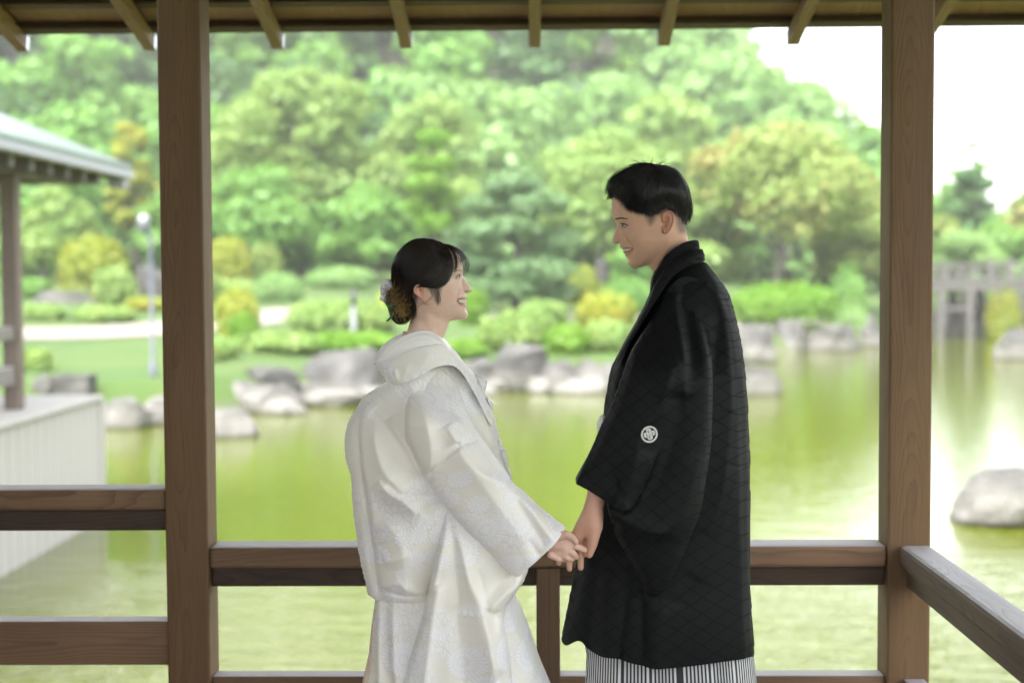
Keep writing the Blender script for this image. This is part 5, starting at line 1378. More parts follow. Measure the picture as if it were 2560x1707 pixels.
# ---- kimono
def garment(root, name, outline, Y0, thick, back, fl, h=0.0042, lam=0.14, p=0.5, mat=None, nz=(0.0015, 9), seed=0.0, edgew=0.012, tilt=None, ext=None, famp=1.6, ridge=0.0):
    """cloth swelled from its outline; ext is a wider outline that says where the cloth is open instead of closing"""
    if ext is None:
        Sg = Sheet(spline(px2xz(outline, Y0), 5), h, lam); t = Sg.puff(p); ed = Sg.edge(edgew)
    else:
        Se = Sheet(spline(px2xz(ext, Y0), 5), 2 * h, lam); te = Se.puff(p)
        A = spline(px2xz(outline, Y0), 5)
        tA = Se.sample(te, A) * thick; Yt = np.full(len(A), Y0)
        if tilt is not None: Yt = Y0 + tilt(A[:, 0], A[:, 1])
        k = ((Yt - tA) / Y0)[:, None]           # outline measured at the depth it really has
        A = np.stack([CAM[0] + (A[:, 0] - CAM[0]) * k[:, 0], CAM[2] + (A[:, 1] - CAM[2]) * k[:, 0]], 1)
        Sg = Sheet(A, h, lam)
        t = np.clip(Se.sample(te, Sg.Q), 0, None).reshape(Sg.X.shape); ed = sstep(0, edgew, Se.sample(Se.d, Sg.Q).reshape(Sg.X.shape))
    fr = t * thick; bk = t * back
    D = famp * folds(Sg.Q, fl, Y0 - 0.8 * thick).reshape(Sg.X.shape)
    if nz: D = D + (cloth_noise(Sg.Q, 1.8 * nz[0], nz[1], seed) + cloth_noise(Sg.Q, 0.7 * nz[0], 2.7 * nz[1], seed + 5)).reshape(Sg.X.shape)
    if ridge:
        q = np.array([mnoise.noise(Vector((x * 7 + 0.8 * mnoise.noise(Vector((x * 3, 4.0 + seed, z * 3))), seed, z * 2.1 + x * 2.0))) for x, z in Sg.Q]).reshape(Sg.X.shape)
        D = D + ridge * (0.55 - np.abs(q) * 2.2)
    fr = fr + D * ed; fr = np.maximum(fr, -0.6 * bk)
    Yc = Y0 if tilt is None else Y0 + tilt(Sg.X, Sg.Z)
    o = add(root, name, Sg.mesh(fr, bk, Yc) if ext is None else Sg.mesh_open(fr, bk, Yc), mat)
    Sg.fr = fr - (0 if tilt is None else tilt(Sg.X, Sg.Z)); Sg.Y0 = Y0
    return o, Sg
def zpx(py, Y): return float(P(1280, py, Y)[2])
def xpx(px, Y): return float(P(px, 853, Y)[0])
# trailing skirt
sk = ZC([(300, 1150), (700, 700), (1100, 700), (1500, 900), (1700, 1150)]) + ZD([(1870, 345), (1950, 520), (2060, 810), (2150, 1080), (2290, 1411)]) + [(1430, 1840), (1500, 2060), (1560, 2335), (1560, 2335), (850, 2335), (850, 2335), (880, 2000), (898, 1800)] + ZD([(80, 1400), (145, 1080), (178, 760), (215, 500), (222, 400)])
garment(bride, 'skirt', sk, YW, 0.17, 0.17, [
    (ZD([(1780, 520), (1860, 800), (1960, 1000), (2080, 1300), (2150, 1411)]), 0.012, 0.010, 0.030),
    (ZD([(1900, 480), (2000, 800), (2130, 1150), (2260, 1400)]), 0.010, 0.012, 0.012),
    (ZD([(420, 440), (430, 800), (440, 1100), (480, 1411)]), 0.018, 0.030, 0.010, 'ridge_open'),
    (ZD([(235, 420), (232, 800), (240, 1100), (260, 1411)]), 0.020, 0.022, 0.007, 'ridge_open'),
    ([(940, 1700), (930, 1900), (900, 2300)], 0.02, 0.03, 0.02, 'ridge_open'), ([(1150, 1700), (1150, 1900), (1180, 2300)], 0.02, 0.03, 0.04, 'ridge_open'), ([(1320, 1750), (1370, 1950), (1440, 2300)], 0.02, 0.03, 0.03, 'ridge_open')], mat=M_silk, lam=0.2, ridge=0.006)
und = ZD([(218, 470), (190, 720), (160, 1000), (120, 1200), (72, 1411), (40, 1600), (40, 1600), (250, 1600), (250, 1600), (248, 1411), (238, 1000), (232, 700)])
garment(bride, 'under_layer', und, YW - 0.045, 0.020, 0.03, [], mat=M_lining, h=0.003, nz=None)
# coat body
coat = ZA([(455, 600), (300, 700), (220, 762), (150, 880), (90, 980), (52, 1120), (45, 1250), (70, 1400), (110, 1520)]) + ZC([(120, 300), (130, 500), (165, 740), (185, 900), (215, 1050), (250, 1190), (276, 1318), (276, 1318), (345, 1346), (470, 1372), (650, 1386), (835, 1386), (835, 1386)]) + \
    [(1120, 1440), (1180, 1420), (1250, 1330)] + ZB([(960, 760), (905, 612), (870, 480), (830, 330), (800, 230), (768, 130)]) + ZA([(1540, 1060), (1480, 880), (1390, 740), (1320, 565), (1200, 440), (1100, 330), (1010, 205), (900, 250), (700, 380), (560, 480)])
oC, SCo = garment(bride, 'kimono_coat', coat, YW, 0.155, 0.15, [
    (ZA([(470, 600), (300, 690), (215, 790), (170, 920), (165, 1100), (180, 1300), (205, 1568)]) + ZC([(235, 400), (270, 650), (310, 950), (350, 1330)]), -0.016, 0.006, 0.010, 'ridge_open'),   # seam down the back
    (ZA([(480, 640), (270, 790), (205, 940), (195, 1150), (240, 1450)]) + ZC([(300, 300), (330, 700)]), 0.012, 0.020, 0.030),
    (ZA([(300, 900), (420, 1000), (560, 1160), (700, 1330), (800, 1540)]), -0.012, 0.022, 0.018),
    (ZA([(480, 960), (600, 1130), (720, 1340), (800, 1500)]), 0.016, 0.014, 0.030),
    (ZA([(360, 900), (350, 1150), (420, 1400), (520, 1540)]) + ZC([(640, 300), (800, 340)]), 0.020, 0.026, 0.034),
    (ZC([(480, 200), (600, 290), (760, 330), (950, 330)]), -0.014, 0.010, 0.018),
    (ZC([(380, 160), (500, 290), (640, 360), (760, 460), (840, 500)]), 0.016, 0.014, 0.024),
    (ZC([(830, 500), (900, 450), (1000, 400)]), -0.014, 0.012, 0.010),
    (ZC([(420, 560), (560, 720), (640, 940), (640, 1300)]), 0.010, 0.05, 0.04, 'ridge_open'),
    (ZC([(430, 1000), (560, 960), (700, 900)]), 0.006, 0.012, 0.016), (ZC([(420, 1280), (560, 1200), (760, 1290), (860, 1290)]), 0.007, 0.015, 0.015),
    (ZA([(690, 640), (760, 800), (830, 1000), (860, 1250), (840, 1480)]), 0.014, 0.020, 0.03),
    (ZA([(1230, 570), (1330, 740), (1420, 950), (1500, 1250)]), 0.012, 0.02, 0.016), (ZA([(1300, 700), (1350, 950), (1420, 1150), (1480, 1300)]), -0.010, 0.014, 0.018),
    (ZC([(360, 1275), (600, 1320), (830, 1325)]), -0.004, 0.004, 0.004),
    ], mat=M_silk, lam=0.16, h=0.0032, ridge=0.005, ext=[q for q in coat[:18]] + [(925, 1560), (925, 1700), (1062, 1720), (1150, 1650)] + coat[22:])
# hanging lower part of the sleeve
hang = ZC([(1045, 480), (1200, 420), (1500, 700)]) + ZB([(900, 1250), (1050, 1440), (1060, 1470), (1020, 1568)]) + ZD([(1985, 200), (1885, 345), (1765, 520), (1742, 640), (1742, 720), (1790, 950), (1815, 1180), (1835, 1411)]) + [(1290, 1830), (1290, 1830), (960, 1830), (960, 1830)] + ZD([(545, 1411), (640, 1100), (750, 740), (820, 450), (905, 80)]) + ZC([(960, 860), (1005, 640)])
YS = 3.105
garment(bride, 'hanging_sleeve', hang, YS + 0.012, 0.040, 0.05, [
    (ZC([(1060, 520), (1110, 760), (1150, 1100), (1180, 1400)]) + ZD([(1190, 600), (1230, 1000), (1250, 1411)]), -0.016, 0.030, 0.016, 'ridge_open'),
    (ZC([(1110, 600), (1200, 900), (1290, 1200)]) + ZD([(1450, 400), (1560, 800), (1640, 1200)]), 0.022, 0.018, 0.040, 'ridge_open'),
    (ZC([(1010, 700), (960, 900), (900, 1250)]) + ZD([(960, 300), (900, 700), (820, 1400)]), 0.014, 0.016, 0.03, 'ridge_open'),
    (ZD([(1420, 60), (1500, 330), (1560, 560), (1660, 800)]), -0.010, 0.010, 0.016),
    (ZD([(1980, 190), (1800, 320), (1640, 470), (1580, 560)]), 0.014, 0.016, 0.022), (ZD([(1870, 150), (1700, 230), (1560, 420)]), -0.008, 0.014, 0.014),
    (ZD([(1700, 560), (1640, 640), (1720, 720)]), -0.008, 0.010, 0.010),
    ], mat=M_silk, p=0.35, lam=0.06, seed=3.0, ridge=0.005)
# the sleeve round the reaching arm
slv = ZA([(700, 640), (860, 520), (1010, 500), (1150, 640), (1260, 960), (1390, 1160)]) + ZB([(700, 320), (790, 440), (870, 545), (905, 612), (1010, 695), (1150, 830), (1300, 950), (1425, 1046), (1425, 1046), (1415, 1075), (1340, 1190), (1200, 1330), (1070, 1440), (1070, 1440), (1010, 1500), (950, 1530), (880, 1480), (700, 1320), (450, 1080), (270, 870), (100, 650), (0, 500)]) + ZA([(760, 1430), (700, 1280), (640, 1150), (640, 900), (650, 720)])
oS, SSl = garment(bride, 'kimono_sleeve', slv, YS, 0.052, 0.06, [
    (ZB([(360, 240), (440, 330), (560, 460), (640, 520), (740, 560), (900, 625), (1010, 695)]), 0.013, 0.010, 0.034),
    (ZA([(720, 640), (830, 760), (950, 850), (1080, 910), (1250, 1000), (1390, 1160)]), -0.012, 0.016, 0.010),
    (ZA([(1130, 1190), (1160, 1230), (1000, 1380), (830, 1540)]), -0.0060, 0.0035, 0.006, 'ridge_open'), (ZA([(1160, 1230), (1280, 1190), (1380, 1165)]), -0.0050, 0.003, 0.005),
    (ZA([(760, 760), (850, 1000), (900, 1250), (870, 1480)]), 0.010, 0.022, 0.03),
    (ZA([(1050, 1020), (1120, 1130), (1150, 1200)]), 0.012, 0.016, 0.016),
    (ZB([(380, 260), (480, 420), (640, 640), (900, 1000), (1080, 1250)]), 0.010, 0.05, 0.05),
    (ZB([(900, 700), (1000, 860), (1120, 1040), (1220, 1220)]), -0.008, 0.014, 0.018), (ZB([(1010, 730), (1120, 900), (1260, 1090), (1320, 1170)]), 0.008, 0.012, 0.014),
    (ZB([(1180, 850), (1280, 980), (1400, 1080)]), -0.007, 0.010, 0.010), (ZB([(1060, 1150), (1140, 1260), (1180, 1330)]), -0.006, 0.012, 0.012),
    ], mat=M_silk, p=0.38, lam=0.07, seed=7.0, h=0.0030, ridge=0.0035, edgew=0.006, 
    ext=slv[:16] + [(1480, 1390), (1440, 1440), (1400, 1500), (1350, 1530)] + slv[23:],
    tilt=lambda x, z: -0.022 * sstep(xpx(1180, YS), xpx(1400, YS), x) + 0.10 * sstep(zpx(1060, YS), zpx(930, YS), z))
# collar
ncol = [(1105, 851), (1079, 831), (1060, 826), (1041, 828), (1013, 838), (985, 849), (960, 866), (942, 888), (937, 900), (938, 908), (940, 910), (993, 895), (1039, 873), (1074, 868), (1098, 868), (1135, 905), (1170, 950), (1200, 1000), (1212, 1000), (1185, 942), (1156, 911), (1130, 880)]
far = [(1030, 834), (1013, 830), (985, 842), (957, 863), (940, 886), (937, 898), (945, 896), (965, 874), (990, 856), (1020, 842)]
garment(bride, 'inner_collar', far, YW + 0.045, 0.012, 0.012, [], h=0.002, mat=M_silk2, nz=None, edgew=0.004)
lowc = [(1098, 862), (1074, 865), (1039, 871), (993, 894), (940.5, 909), (948, 925), (962, 942), (968, 954), (978, 960), (993, 961), (1023, 952), (1054, 937), (1080, 922), (1105, 914), (1135, 916), (1160, 940), (1195, 1000), (1225, 1060), (1238, 1060), (1225, 1022), (1203, 988), (1186, 945), (1156, 912), (1130, 882)]
garment(bride, 'collar', lowc, YW - 0.04, 0.088, 0.07, [
    (ZA([(470, 470), (490, 540), (530, 610)]), 0.004, 0.005, 0.004), (ZA([(540, 480), (555, 560), (570, 615)]), 0.004, 0.006, 0.005), (ZA([(420, 450), (460, 520), (480, 590)]), -0.003, 0.005, 0.004),
    (ZA([(680, 420), (640, 520), (600, 600)]), 0.003, 0.012, 0.012), (ZA([(900, 300), (820, 420), (700, 560)]), 0.004, 0.02, 0.02)], h=0.0028, mat=M_silk, p=0.40, lam=0.08, nz=(0.001, 14), seed=9.0, edgew=0.004,
    ext=[(1110, 800), (1060, 800), (1000, 840), (936, 880), (930, 909), (944, 930), (955, 950), (955, 1000), (1000, 1010), (1080, 990), (1130, 990), (1180, 1030), (1225, 1100), (1250, 1090), (1240, 1040), (1210, 985), (1192, 940), (1160, 900), (1140, 860)])
garment(bride, 'upper_collar', ncol, YW - 0.03, 0.052, 0.06, [
    (ZA([(380, 400), (480, 310), (620, 220), (760, 165), (900, 160), (1000, 230)]), -0.004, 0.003, 0.006), (ZA([(360, 380), (470, 270), (640, 160), (800, 112), (900, 130)]), 0.003, 0.004, 0.004)], h=0.0024, mat=M_silk2, p=0.40, lam=0.08, nz=(0.0006, 20), edgew=0.003,
    ext=[(1120, 800), (1060, 770), (1000, 790), (950, 830), (930, 880), (932, 905), (934, 950), (1000, 950), (1070, 930), (1120, 950), (1160, 1010), (1200, 1050), (1225, 1030), (1195, 940), (1165, 905), (1140, 860)])
# small case tucked in the front and its tassel
garment(bride, 'tucked_case', ZA([(1318, 545), (1335, 535), (1442, 572), (1438, 640), (1425, 700), (1440, 765), (1400, 740)]), YW - 0.02, 0.012, 0.012, [(ZA([(1390, 628), (1435, 628)]), -0.003, 0.002, 0.002), (ZA([(1415, 640), (1410, 740)]), -0.003, 0.003, 0.003)], h=0.0022, mat=M_silk2, nz=None, edgew=0.003)
garment(bride, 'tassel_knot', ZA([(1430, 770), (1460, 762), (1478, 790), (1505, 820), (1500, 865), (1475, 868), (1455, 830)]), YW - 0.02, 0.012, 0.012, [(ZA([(1465, 790), (1480, 830), (1470, 860)]), -0.003, 0.002, 0.002)], h=0.002, mat=M_silk2, nz=None, edgew=0.003)
garment(bride, 'sash_edge', ZB([(770, 160), (800, 285), (838, 282), (862, 400), (910, 605), (880, 600), (820, 440), (770, 300)]), YW - 0.03, 0.014, 0.014, [(ZB([(830, 300), (850, 400), (865, 500)]), -0.004, 0.003, 0.003)], h=0.0024, mat=M_silk2, nz=None, edgew=0.003)
# ============================================================ person in black
YM = 3.27
lower = [(345, 1150), (352, 1178), (376, 1190), (376, 1190), (384, 1232), (384, 1232), (399, 1246), (404, 1272), (430, 1296), (441, 1315), (442, 1355), (462, 1396), (515, 1424), (572, 1420), (640, 1402), (698, 1390), (722, 1430), (772, 1492), (790, 1545), (850, 1480), (940, 1345), (1050, 1245), (1160, 1180), (1184, 1110), (1158, 1000), (1140, 880)]
skull = [(1165, 760), (1165, 600), (1130, 460), (1050, 320), (930, 240), (780, 215), (600, 215), (450, 270), (340, 370), (280, 470), (256, 560), (243, 640), (240, 740), (248, 795), (266, 832), (287, 862)]
full = H2(skull + [(304, 892), (290, 950), (266, 1018), (250, 1068), (256, 1102), (290, 1127), (335, 1121)] + lower)
base = H2(skull + [(306, 900), (318, 960), (325, 1030), (332, 1090), (338, 1122)] + lower)
nose = H2([(304, 892), (290, 950), (266, 1018), (250, 1068), (256, 1102), (290, 1127), (340, 1122), (385, 1118), (405, 1090), (395, 1020), (360, 950), (330, 900)])
zz2 = lambda v: float(P(1600, 380 + v / 4.9, YM)[2])
hm = Head(YM, full, base, nose, 0.077, 0.0185, wz=[(zz2(1600), 0.88), (zz2(1420), 0.86), (zz2(1300), 0.92), (zz2(1100), 0.99), (zz2(800), 1.0), (zz2(400), 1.0)])
S, T = hm.S, hm.T
fade = np.clip(S.d / 0.006, 0, 1)
T += fade * (0.0035 * hm.g(H2([(470, 1010)])[0], 0.018) - 0.0055 * hm.g(H2([(372, 915)])[0], 0.010) + 0.0028 * hm.line(H2([(275, 830), (330, 822), (420, 840)]), 0.006)
             + 0.0042 * hm.g(H2([(372, 1075)])[0], 0.0070) - 0.0030 * hm.line(H2([(385, 1030), (425, 1090), (465, 1140), (500, 1200)]), 0.0030)
             + 0.0022 * hm.g(H2([(540, 1150)])[0], 0.016) - 0.003 * hm.g(H2([(440, 1320)])[0], 0.008))
T -= fade * 0.0055 * hm.line(H2([(860, 1100), (820, 1230), (700, 1350), (690, 1385)]), 0.012)
T += fade * 0.004 * hm.line(H2([(900, 1040), (850, 1250), (800, 1480)]), 0.014)
mouth = hm.poly(H2([(374, 1190), (420, 1184), (484, 1189), (468, 1208), (430, 1230), (388, 1237)]))
T -= 0.0024 * mouth * fade
lipU = hm.line(H2([(340, 1160), (380, 1178), (430, 1176), (486, 1186)]), 0.0020); lipL = hm.line(H2([(396, 1262), (425, 1258), (460, 1232), (488, 1194)]), 0.0028)
T += 0.0014 * (lipU + lipL) * np.clip(S.d / 0.003, 0, 1)
C = np.zeros(S.X.shape + (3,)); C[:] = (0.700, 0.440, 0.305)
tint(hm.g(H2([(500, 1060)])[0], 0.022), (0.72, 0.40, 0.28), 0.35)
tint(np.clip(lipU + lipL, 0, 1), (0.40, 0.17, 0.14), 0.75)
tint(mouth, (0.08, 0.025, 0.02), 0.9)
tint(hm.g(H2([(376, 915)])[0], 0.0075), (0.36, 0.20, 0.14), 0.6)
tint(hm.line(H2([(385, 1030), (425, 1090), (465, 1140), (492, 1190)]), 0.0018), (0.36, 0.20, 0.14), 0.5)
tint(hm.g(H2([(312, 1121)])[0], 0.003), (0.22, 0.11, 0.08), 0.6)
stub = hm.poly(H2([(290, 540), (340, 640), (400, 700), (480, 745), (600, 760), (640, 830), (680, 905), (735, 850), (775, 780), (830, 740), (930, 730), (985, 800), (1000, 900), (1040, 990), (1110, 1010), (1200, 1000), (1250, 500), (700, 100), (250, 400)]), 0.009)
tint(hm.line(H2([(335, 872), (370, 872), (415, 890)]), 0.0014), (0.34, 0.19, 0.13), 0.6)
tint(stub, (0.060, 0.049, 0.043), 0.82)
tint(hm.poly(H2([(290, 540), (400, 690), (480, 735), (600, 765), (650, 800), (700, 790), (760, 735), (830, 705), (900, 695), (985, 755), (1040, 835), (1090, 905), (1170, 930), (1250, 700), (700, 100), (250, 400)]), 0.010), (0.016, 0.013, 0.012), 0.8)
V, F = S.mesh(T, T, YM); VFm = (V, F); Cm = S.attr(C)
earM = ear(hm, H2([(815, 800), (830, 755), (875, 735), (930, 742), (965, 785), (972, 850), (952, 925), (915, 985), (870, 1015), (832, 1005), (818, 960), (822, 880)]), 0.004, 0.017, H2([(815, 0)])[0][0], H2([(970, 0)])[0][0],
           [(H2([(845, 900)])[0], 0.007, 0.009), (H2([(865, 840)])[0], 0.006, 0.003)], [(H2([(900, 790), (915, 850), (890, 920), (850, 960)]), 0.0022, 0.0028)])
# left hand hanging between them, thumb and fingers
def hand_m(G):
    D = sd_chain(G, chain([(1040, 120, 0.012, 150), (985, 380, 0.010, 138), (950, 520, 0.010, 142), (900, 720, 0.012, 150)]))
    D = smin(D, sd_chain(G, chain([(900, 700, 0.012, 140), (800, 820, 0.014, 130), (720, 940, 0.016, 112), (650, 1010, 0.018, 90)])), 0.012)
    D = smin(D, sd_chain(G, chain([(960, 640, 0.006, 118), (975, 800, 0.0, 108), (955, 910, -0.004, 92), (935, 1050, -0.006, 72), (890, 1195, -0.006, 52)])), 0.012)
    for ch in ([(760, 960, 0.016, 62), (762, 1150, 0.014, 55), (765, 1385, 0.012, 44)], [(640, 1020, 0.02, 60), (598, 1230, 0.018, 52), (602, 1402, 0.016, 42)],
               [(540, 1020, 0.024, 56), (452, 1220, 0.022, 48), (450, 1318, 0.020, 40)], [(850, 930, 0.02, 62), (845, 1080, 0.02, 52), (830, 1190, 0.022, 44)]):
        D = smin(D, sd_chain(G, chain(ch)), 0.0026)
    return D
lo, hi = np.minimum(hp(380, 1480), hp(1220, 60)) - 0.02, np.maximum(hp(380, 1480), hp(1220, 60)) + 0.02
lo[1], hi[1] = YHND - 0.05, YHND + 0.07
Vh, Fh = sdf_mesh(hand_m, lo, hi, 0.0019); Vh = smooth_mesh(Vh, Fh, 2)
p3 = lambda px, py, dy=0.0: tuple(P(px, py, YM + dy))
xl = p3(1640, 1700)[0]
bt = body_tubes(YM, [([p3(1685, 700), p3(1690, 760), p3(1690, 850), p3(1680, 1050), p3(1670, 1250), p3(1660, 1400)], [0.03, 0.045, 0.07, 0.09, 0.09, 0.09]),
    ([p3(1650, 1320, -0.05), p3(1660, 1650, -0.05), (xl, YM - 0.055, 0.10), (xl - 0.02, YM - 0.055, 0.035)], [0.07, 0.055, 0.045, 0.04]),
    ([p3(1650, 1320, 0.05), p3(1660, 1650, 0.05), (xl, YM + 0.055, 0.10), (xl - 0.02, YM + 0.055, 0.035)], [0.07, 0.055, 0.045, 0.04]),
    ([p3(1700, 860, -0.07), p3(1690, 980, -0.14), tuple(hp(1300, -350, 0.02)), tuple(hp(1010, 300, 0.011))], [0.04, 0.04, 0.036, 0.027]),
    ([p3(1710, 800, 0.09), p3(1680, 960, 0.10), p3(1620, 1150, 0.08)], [0.05, 0.045, 0.038])])
V, F, CC = tinted([(VFm[0], VFm[1], Cm), (earM[0], earM[1], (0.60, 0.29, 0.20)), (Vh, Fh, (0.60, 0.35, 0.25)), (bt[0], bt[1], (0.48, 0.30, 0.21))])
footm = Vector((xl, YM, 0.0))
me = npmesh('person', V - np.array(footm), F); me.materials.append(M_skin); me.shade_smooth(); color_attr(me, 'tint', CC)
man = bpy.data.objects.new('person', me); col.objects.link(man); man.location = footm
tag(man, 'person in black crested coat over striped trousers, short black hair, smiling and holding hands', 'person')
add(man, 'teeth', hm.decal(H2([(378, 1194), (420, 1188), (470, 1192), (452, 1206), (426, 1218), (388, 1222)]), 0.0013, h=0.0008), M_tooth)
for sd1 in (1, -1): add(man, 'eye', hm.decal(H2([(347, 902), (372, 899), (410, 913), (390, 920), (358, 913)]), 0.0014, h=0.0006, edge=0.001, sides=(sd1,)), M_sclera)
for sd1 in (1, -1): add(man, 'iris', hm.decal(H2([(354, 897), (368, 896), (375, 905), (369, 916), (357, 912)]), 0.0020, h=0.0006, edge=0.001, sides=(sd1,)), M_iris)
for sd1 in (1, -1): add(man, 'eyelashes', merge([hm.strip(H2([(335, 886), (362, 888), (395, 900), (425, 914)]), [0.0006, 0.0012, 0.0011, 0.0005], 0.0018, sides=(sd1,)), hm.strip(H2([(352, 916), (380, 924), (410, 920)]), [0.0003, 0.0006, 0.0004], 0.001, sides=(sd1,))]), M_lash)
for sd1 in (1, -1): add(man, 'eyebrow', hm.decal(H2([(272, 826), (300, 815), (350, 812), (430, 834), (400, 836), (330, 831), (280, 837)]), 0.0010, h=0.0008, sides=(sd1,)), plain('brow_black', (0.060, 0.046, 0.038), 0.85))

# ---- hair
cap = H2([(205, 385), (260, 320), (330, 262), (430, 205), (520, 158), (640, 138), (740, 165), (840, 172), (960, 185), (1050, 240), (1120, 340), (1172, 450), (1200, 570), (1206, 690), (1190, 770), (1165, 840), (1148, 890), (1120, 885), (1070, 800), (990, 715), (900, 665), (800, 680), (700, 735), (600, 760), (540, 758), (480, 742), (400, 690), (340, 620), (290, 545), (250, 520), (215, 470), (195, 420)])
SC = Sheet(spline(px2xz(cap, YM), 5), 0.0028, 0.11)
SS = Sheet(spline(px2xz(H2([(205, 385), (260, 320), (330, 262), (430, 205), (520, 158), (640, 138), (840, 172), (960, 185), (1050, 240), (1120, 340), (1172, 450), (1200, 570), (1208, 700), (1165, 850), (1150, 1000), (1150, 1200), (800, 1400), (480, 1400), (330, 1100), (270, 800), (240, 600), (200, 450)]), YM), 5), 0.0028, 0.11)
inn = H2([(1148, 890), (1120, 885), (1070, 800), (990, 715), (900, 665), (800, 680), (700, 735), (600, 760), (540, 758), (480, 742), (400, 690), (340, 620), (290, 545), (250, 520)])
di, _, _ = seg_dist(SC.Q, spline(px2xz(inn, YM), 5, closed=False), closed=False); di = di.reshape(SC.X.shape)
TS = SS.sample(SS.puff(0.40) * 0.085, SC.Q).reshape(SC.X.shape); TH = S.sample(T, SC.Q).reshape(SC.X.shape)
TC = np.maximum(TS, TH + 0.003) + 0.004 * sstep(0, 0.02, di) - 0.004 * np.exp(-di / 0.004)
TC = TH + (TC - TH) * (0.12 + 0.88 * sstep(0, 0.034, di)); TC = np.where(SC.Z > zz2(420), np.maximum(TC, TS), TC)
add(man, 'hair', SC.mesh(TC, TC, YM), M_hairm)
rngm = np.random.default_rng(9)
gd = [H2(g_) for g_ in (
    [(740, 180), (600, 160), (430, 215), (300, 295), (185, 405)], [(740, 190), (600, 240), (450, 330), (320, 420), (225, 480), (205, 570)], [(740, 195), (640, 300), (500, 420), (380, 520), (295, 575)],
    [(740, 200), (680, 350), (580, 500), (480, 620), (405, 715)], [(745, 200), (720, 380), (660, 560), (590, 700), (545, 775)], [(750, 200), (770, 400), (760, 600), (730, 720), (700, 800)],
    [(760, 200), (850, 400), (880, 600), (880, 725)], [(770, 198), (930, 350), (1000, 560), (1010, 720), (1015, 810)], [(780, 192), (1000, 300), (1110, 500), (1140, 700), (1135, 860)], [(800, 182), (1000, 218), (1130, 380), (1195, 600), (1200, 760), (1165, 850)])]
add(man, 'hair_strands', strands(hm, TC, SC, gd, 2300, rngm, lift=(0.0004, 0.0045), r=0.0007, jit=0.10, endcut=0.15), M_hairm)
parts = []
def tuft(p0, p1, p2, n, wid, ysp, r=0.0006):
    for k in range(n):
        a, b, c = [px2xz(H2([q]), YM)[0] for q in (p0, p1, p2)]
        o = rngm.normal(size=2) * wid; o2 = rngm.normal(size=2) * wid; t = np.linspace(0, rngm.uniform(0.7, 1.05), 8)[:, None]
        q = (1 - t) ** 2 * (a + o * 0.6) + 2 * t * (1 - t) * (b + o) + t ** 2 * (c + o + o2)
        y0 = rngm.uniform(-1, 1) * ysp
        parts.append(tube(np.stack([q[:, 0], YM - y0 - np.linspace(0, 1, 8) * rngm.normal() * 0.006, q[:, 1]], 1), r * np.linspace(1, 0.35, 8), 3))
tuft((330, 330), (240, 340), (185, 420), 60, 0.0035, 0.045); tuft((330, 380), (240, 400), (205, 540), 60, 0.004, 0.045); tuft((340, 450), (260, 470), (250, 580), 40, 0.004, 0.05)
tuft((660, 170), (690, 125), (650, 118), 7, 0.003, 0.02); tuft((720, 180), (760, 110), (720, 125), 9, 0.004, 0.02); tuft((800, 190), (860, 120), (890, 160), 9, 0.004, 0.02); tuft((780, 185), (840, 150), (800, 130), 6, 0.004, 0.02)
tuft((870, 190), (950, 165), (1010, 215), 14, 0.004, 0.03); tuft((440, 215), (400, 180), (362, 145), 2, 0.0015, 0.02); tuft((560, 160), (520, 145), (470, 170), 14, 0.004, 0.03)
for (x, y, dx) in ((310, 560, -10), (345, 620, 8), (380, 670, 15), (410, 700, 20), (450, 725, 15), (490, 742, 20), (530, 756, 12), (570, 760, 15), (610, 765, 20), (660, 765, 5), (700, 762, 0), (760, 715, 0), (800, 690, 0), (850, 676, 5), (900, 676, 8), (950, 698, 10), (990, 726, 12), (1030, 765, 15), (1065, 808, 15), (1090, 850, 12), (1120, 890, 8), (1140, 885, 5)):
    for sd_ in (1, -1):
        for k in range(12):
            ex = x + dx + rngm.normal() * 12; a = px2xz(H2([(x + rngm.normal() * 14, y - 90)]), YM)[0]; c = px2xz(H2([(ex, y + 22 + rngm.normal() * 18)]), YM)[0]
            t = np.linspace(0, 1, 6)[:, None]; qq = a * (1 - t) + c * t; yy = np.maximum(SC.sample(TC, qq) * (SC.sample(SC.d, qq) > 0), S.sample(T, qq)) + 0.0015
            parts.append(tube(np.stack([qq[:, 0], YM - sd_ * yy, qq[:, 1]], 1), 0.0006 * np.linspace(1, 0.3, 6), 3))
add(man, 'loose_hair', merge(parts), M_hairm)

# ---- clothes
# striped trousers
hak = [(1468, 1600), (1560, 1560), (1800, 1560), (1878, 1600), (1885, 1640), (1892, 1707), (1915, 1900), (1940, 2335), (1940, 2335), (1400, 2335), (1400, 2335), (1440, 1900), (1462, 1707), (1466, 1640)]
Sg = Sheet(spline(px2xz(hak, YM), 5), 0.0045, 0.2); tpf = Sg.puff(0.5)
wx = (Sg.X - Sg.X.min()) / (Sg.X.max() - Sg.X.min())
zc = np.clip((float(P(1640, 1560, YM)[2]) - Sg.Z) / 0.9, 0, 1)
xcn = px2xz([(1672, 1700)], YM)[0][0]; hw_ = 0.195 + 0.055 * zc
uu = np.clip((Sg.X - xcn) / hw_, -1, 1)
pl = np.zeros_like(uu)
for c_, a_ in ((-0.62, 0.016), (-0.30, 0.010), (0.02, 0.024), (0.38, 0.010), (0.66, 0.020), (0.86, 0.016)): pl += a_ * (np.exp(-(np.maximum(uu - c_, 0) / 0.05) ** 2) * (uu >= c_) + np.exp(-(np.maximum(c_ - uu, 0) / 0.18) ** 2) * (uu < c_))
fr = tpf * 0.15 + pl * Sg.edge(0.02)
V, F = Sg.mesh(fr, tpf * 0.15, YM)
me = npmesh('striped_trousers', V, F); me.materials.append(M_hakama); me.shade_smooth()
ang = np.arcsin(np.clip(uu, -0.999, 0.999)) / math.pi + 0.5 + 0.02 * pl / 0.02
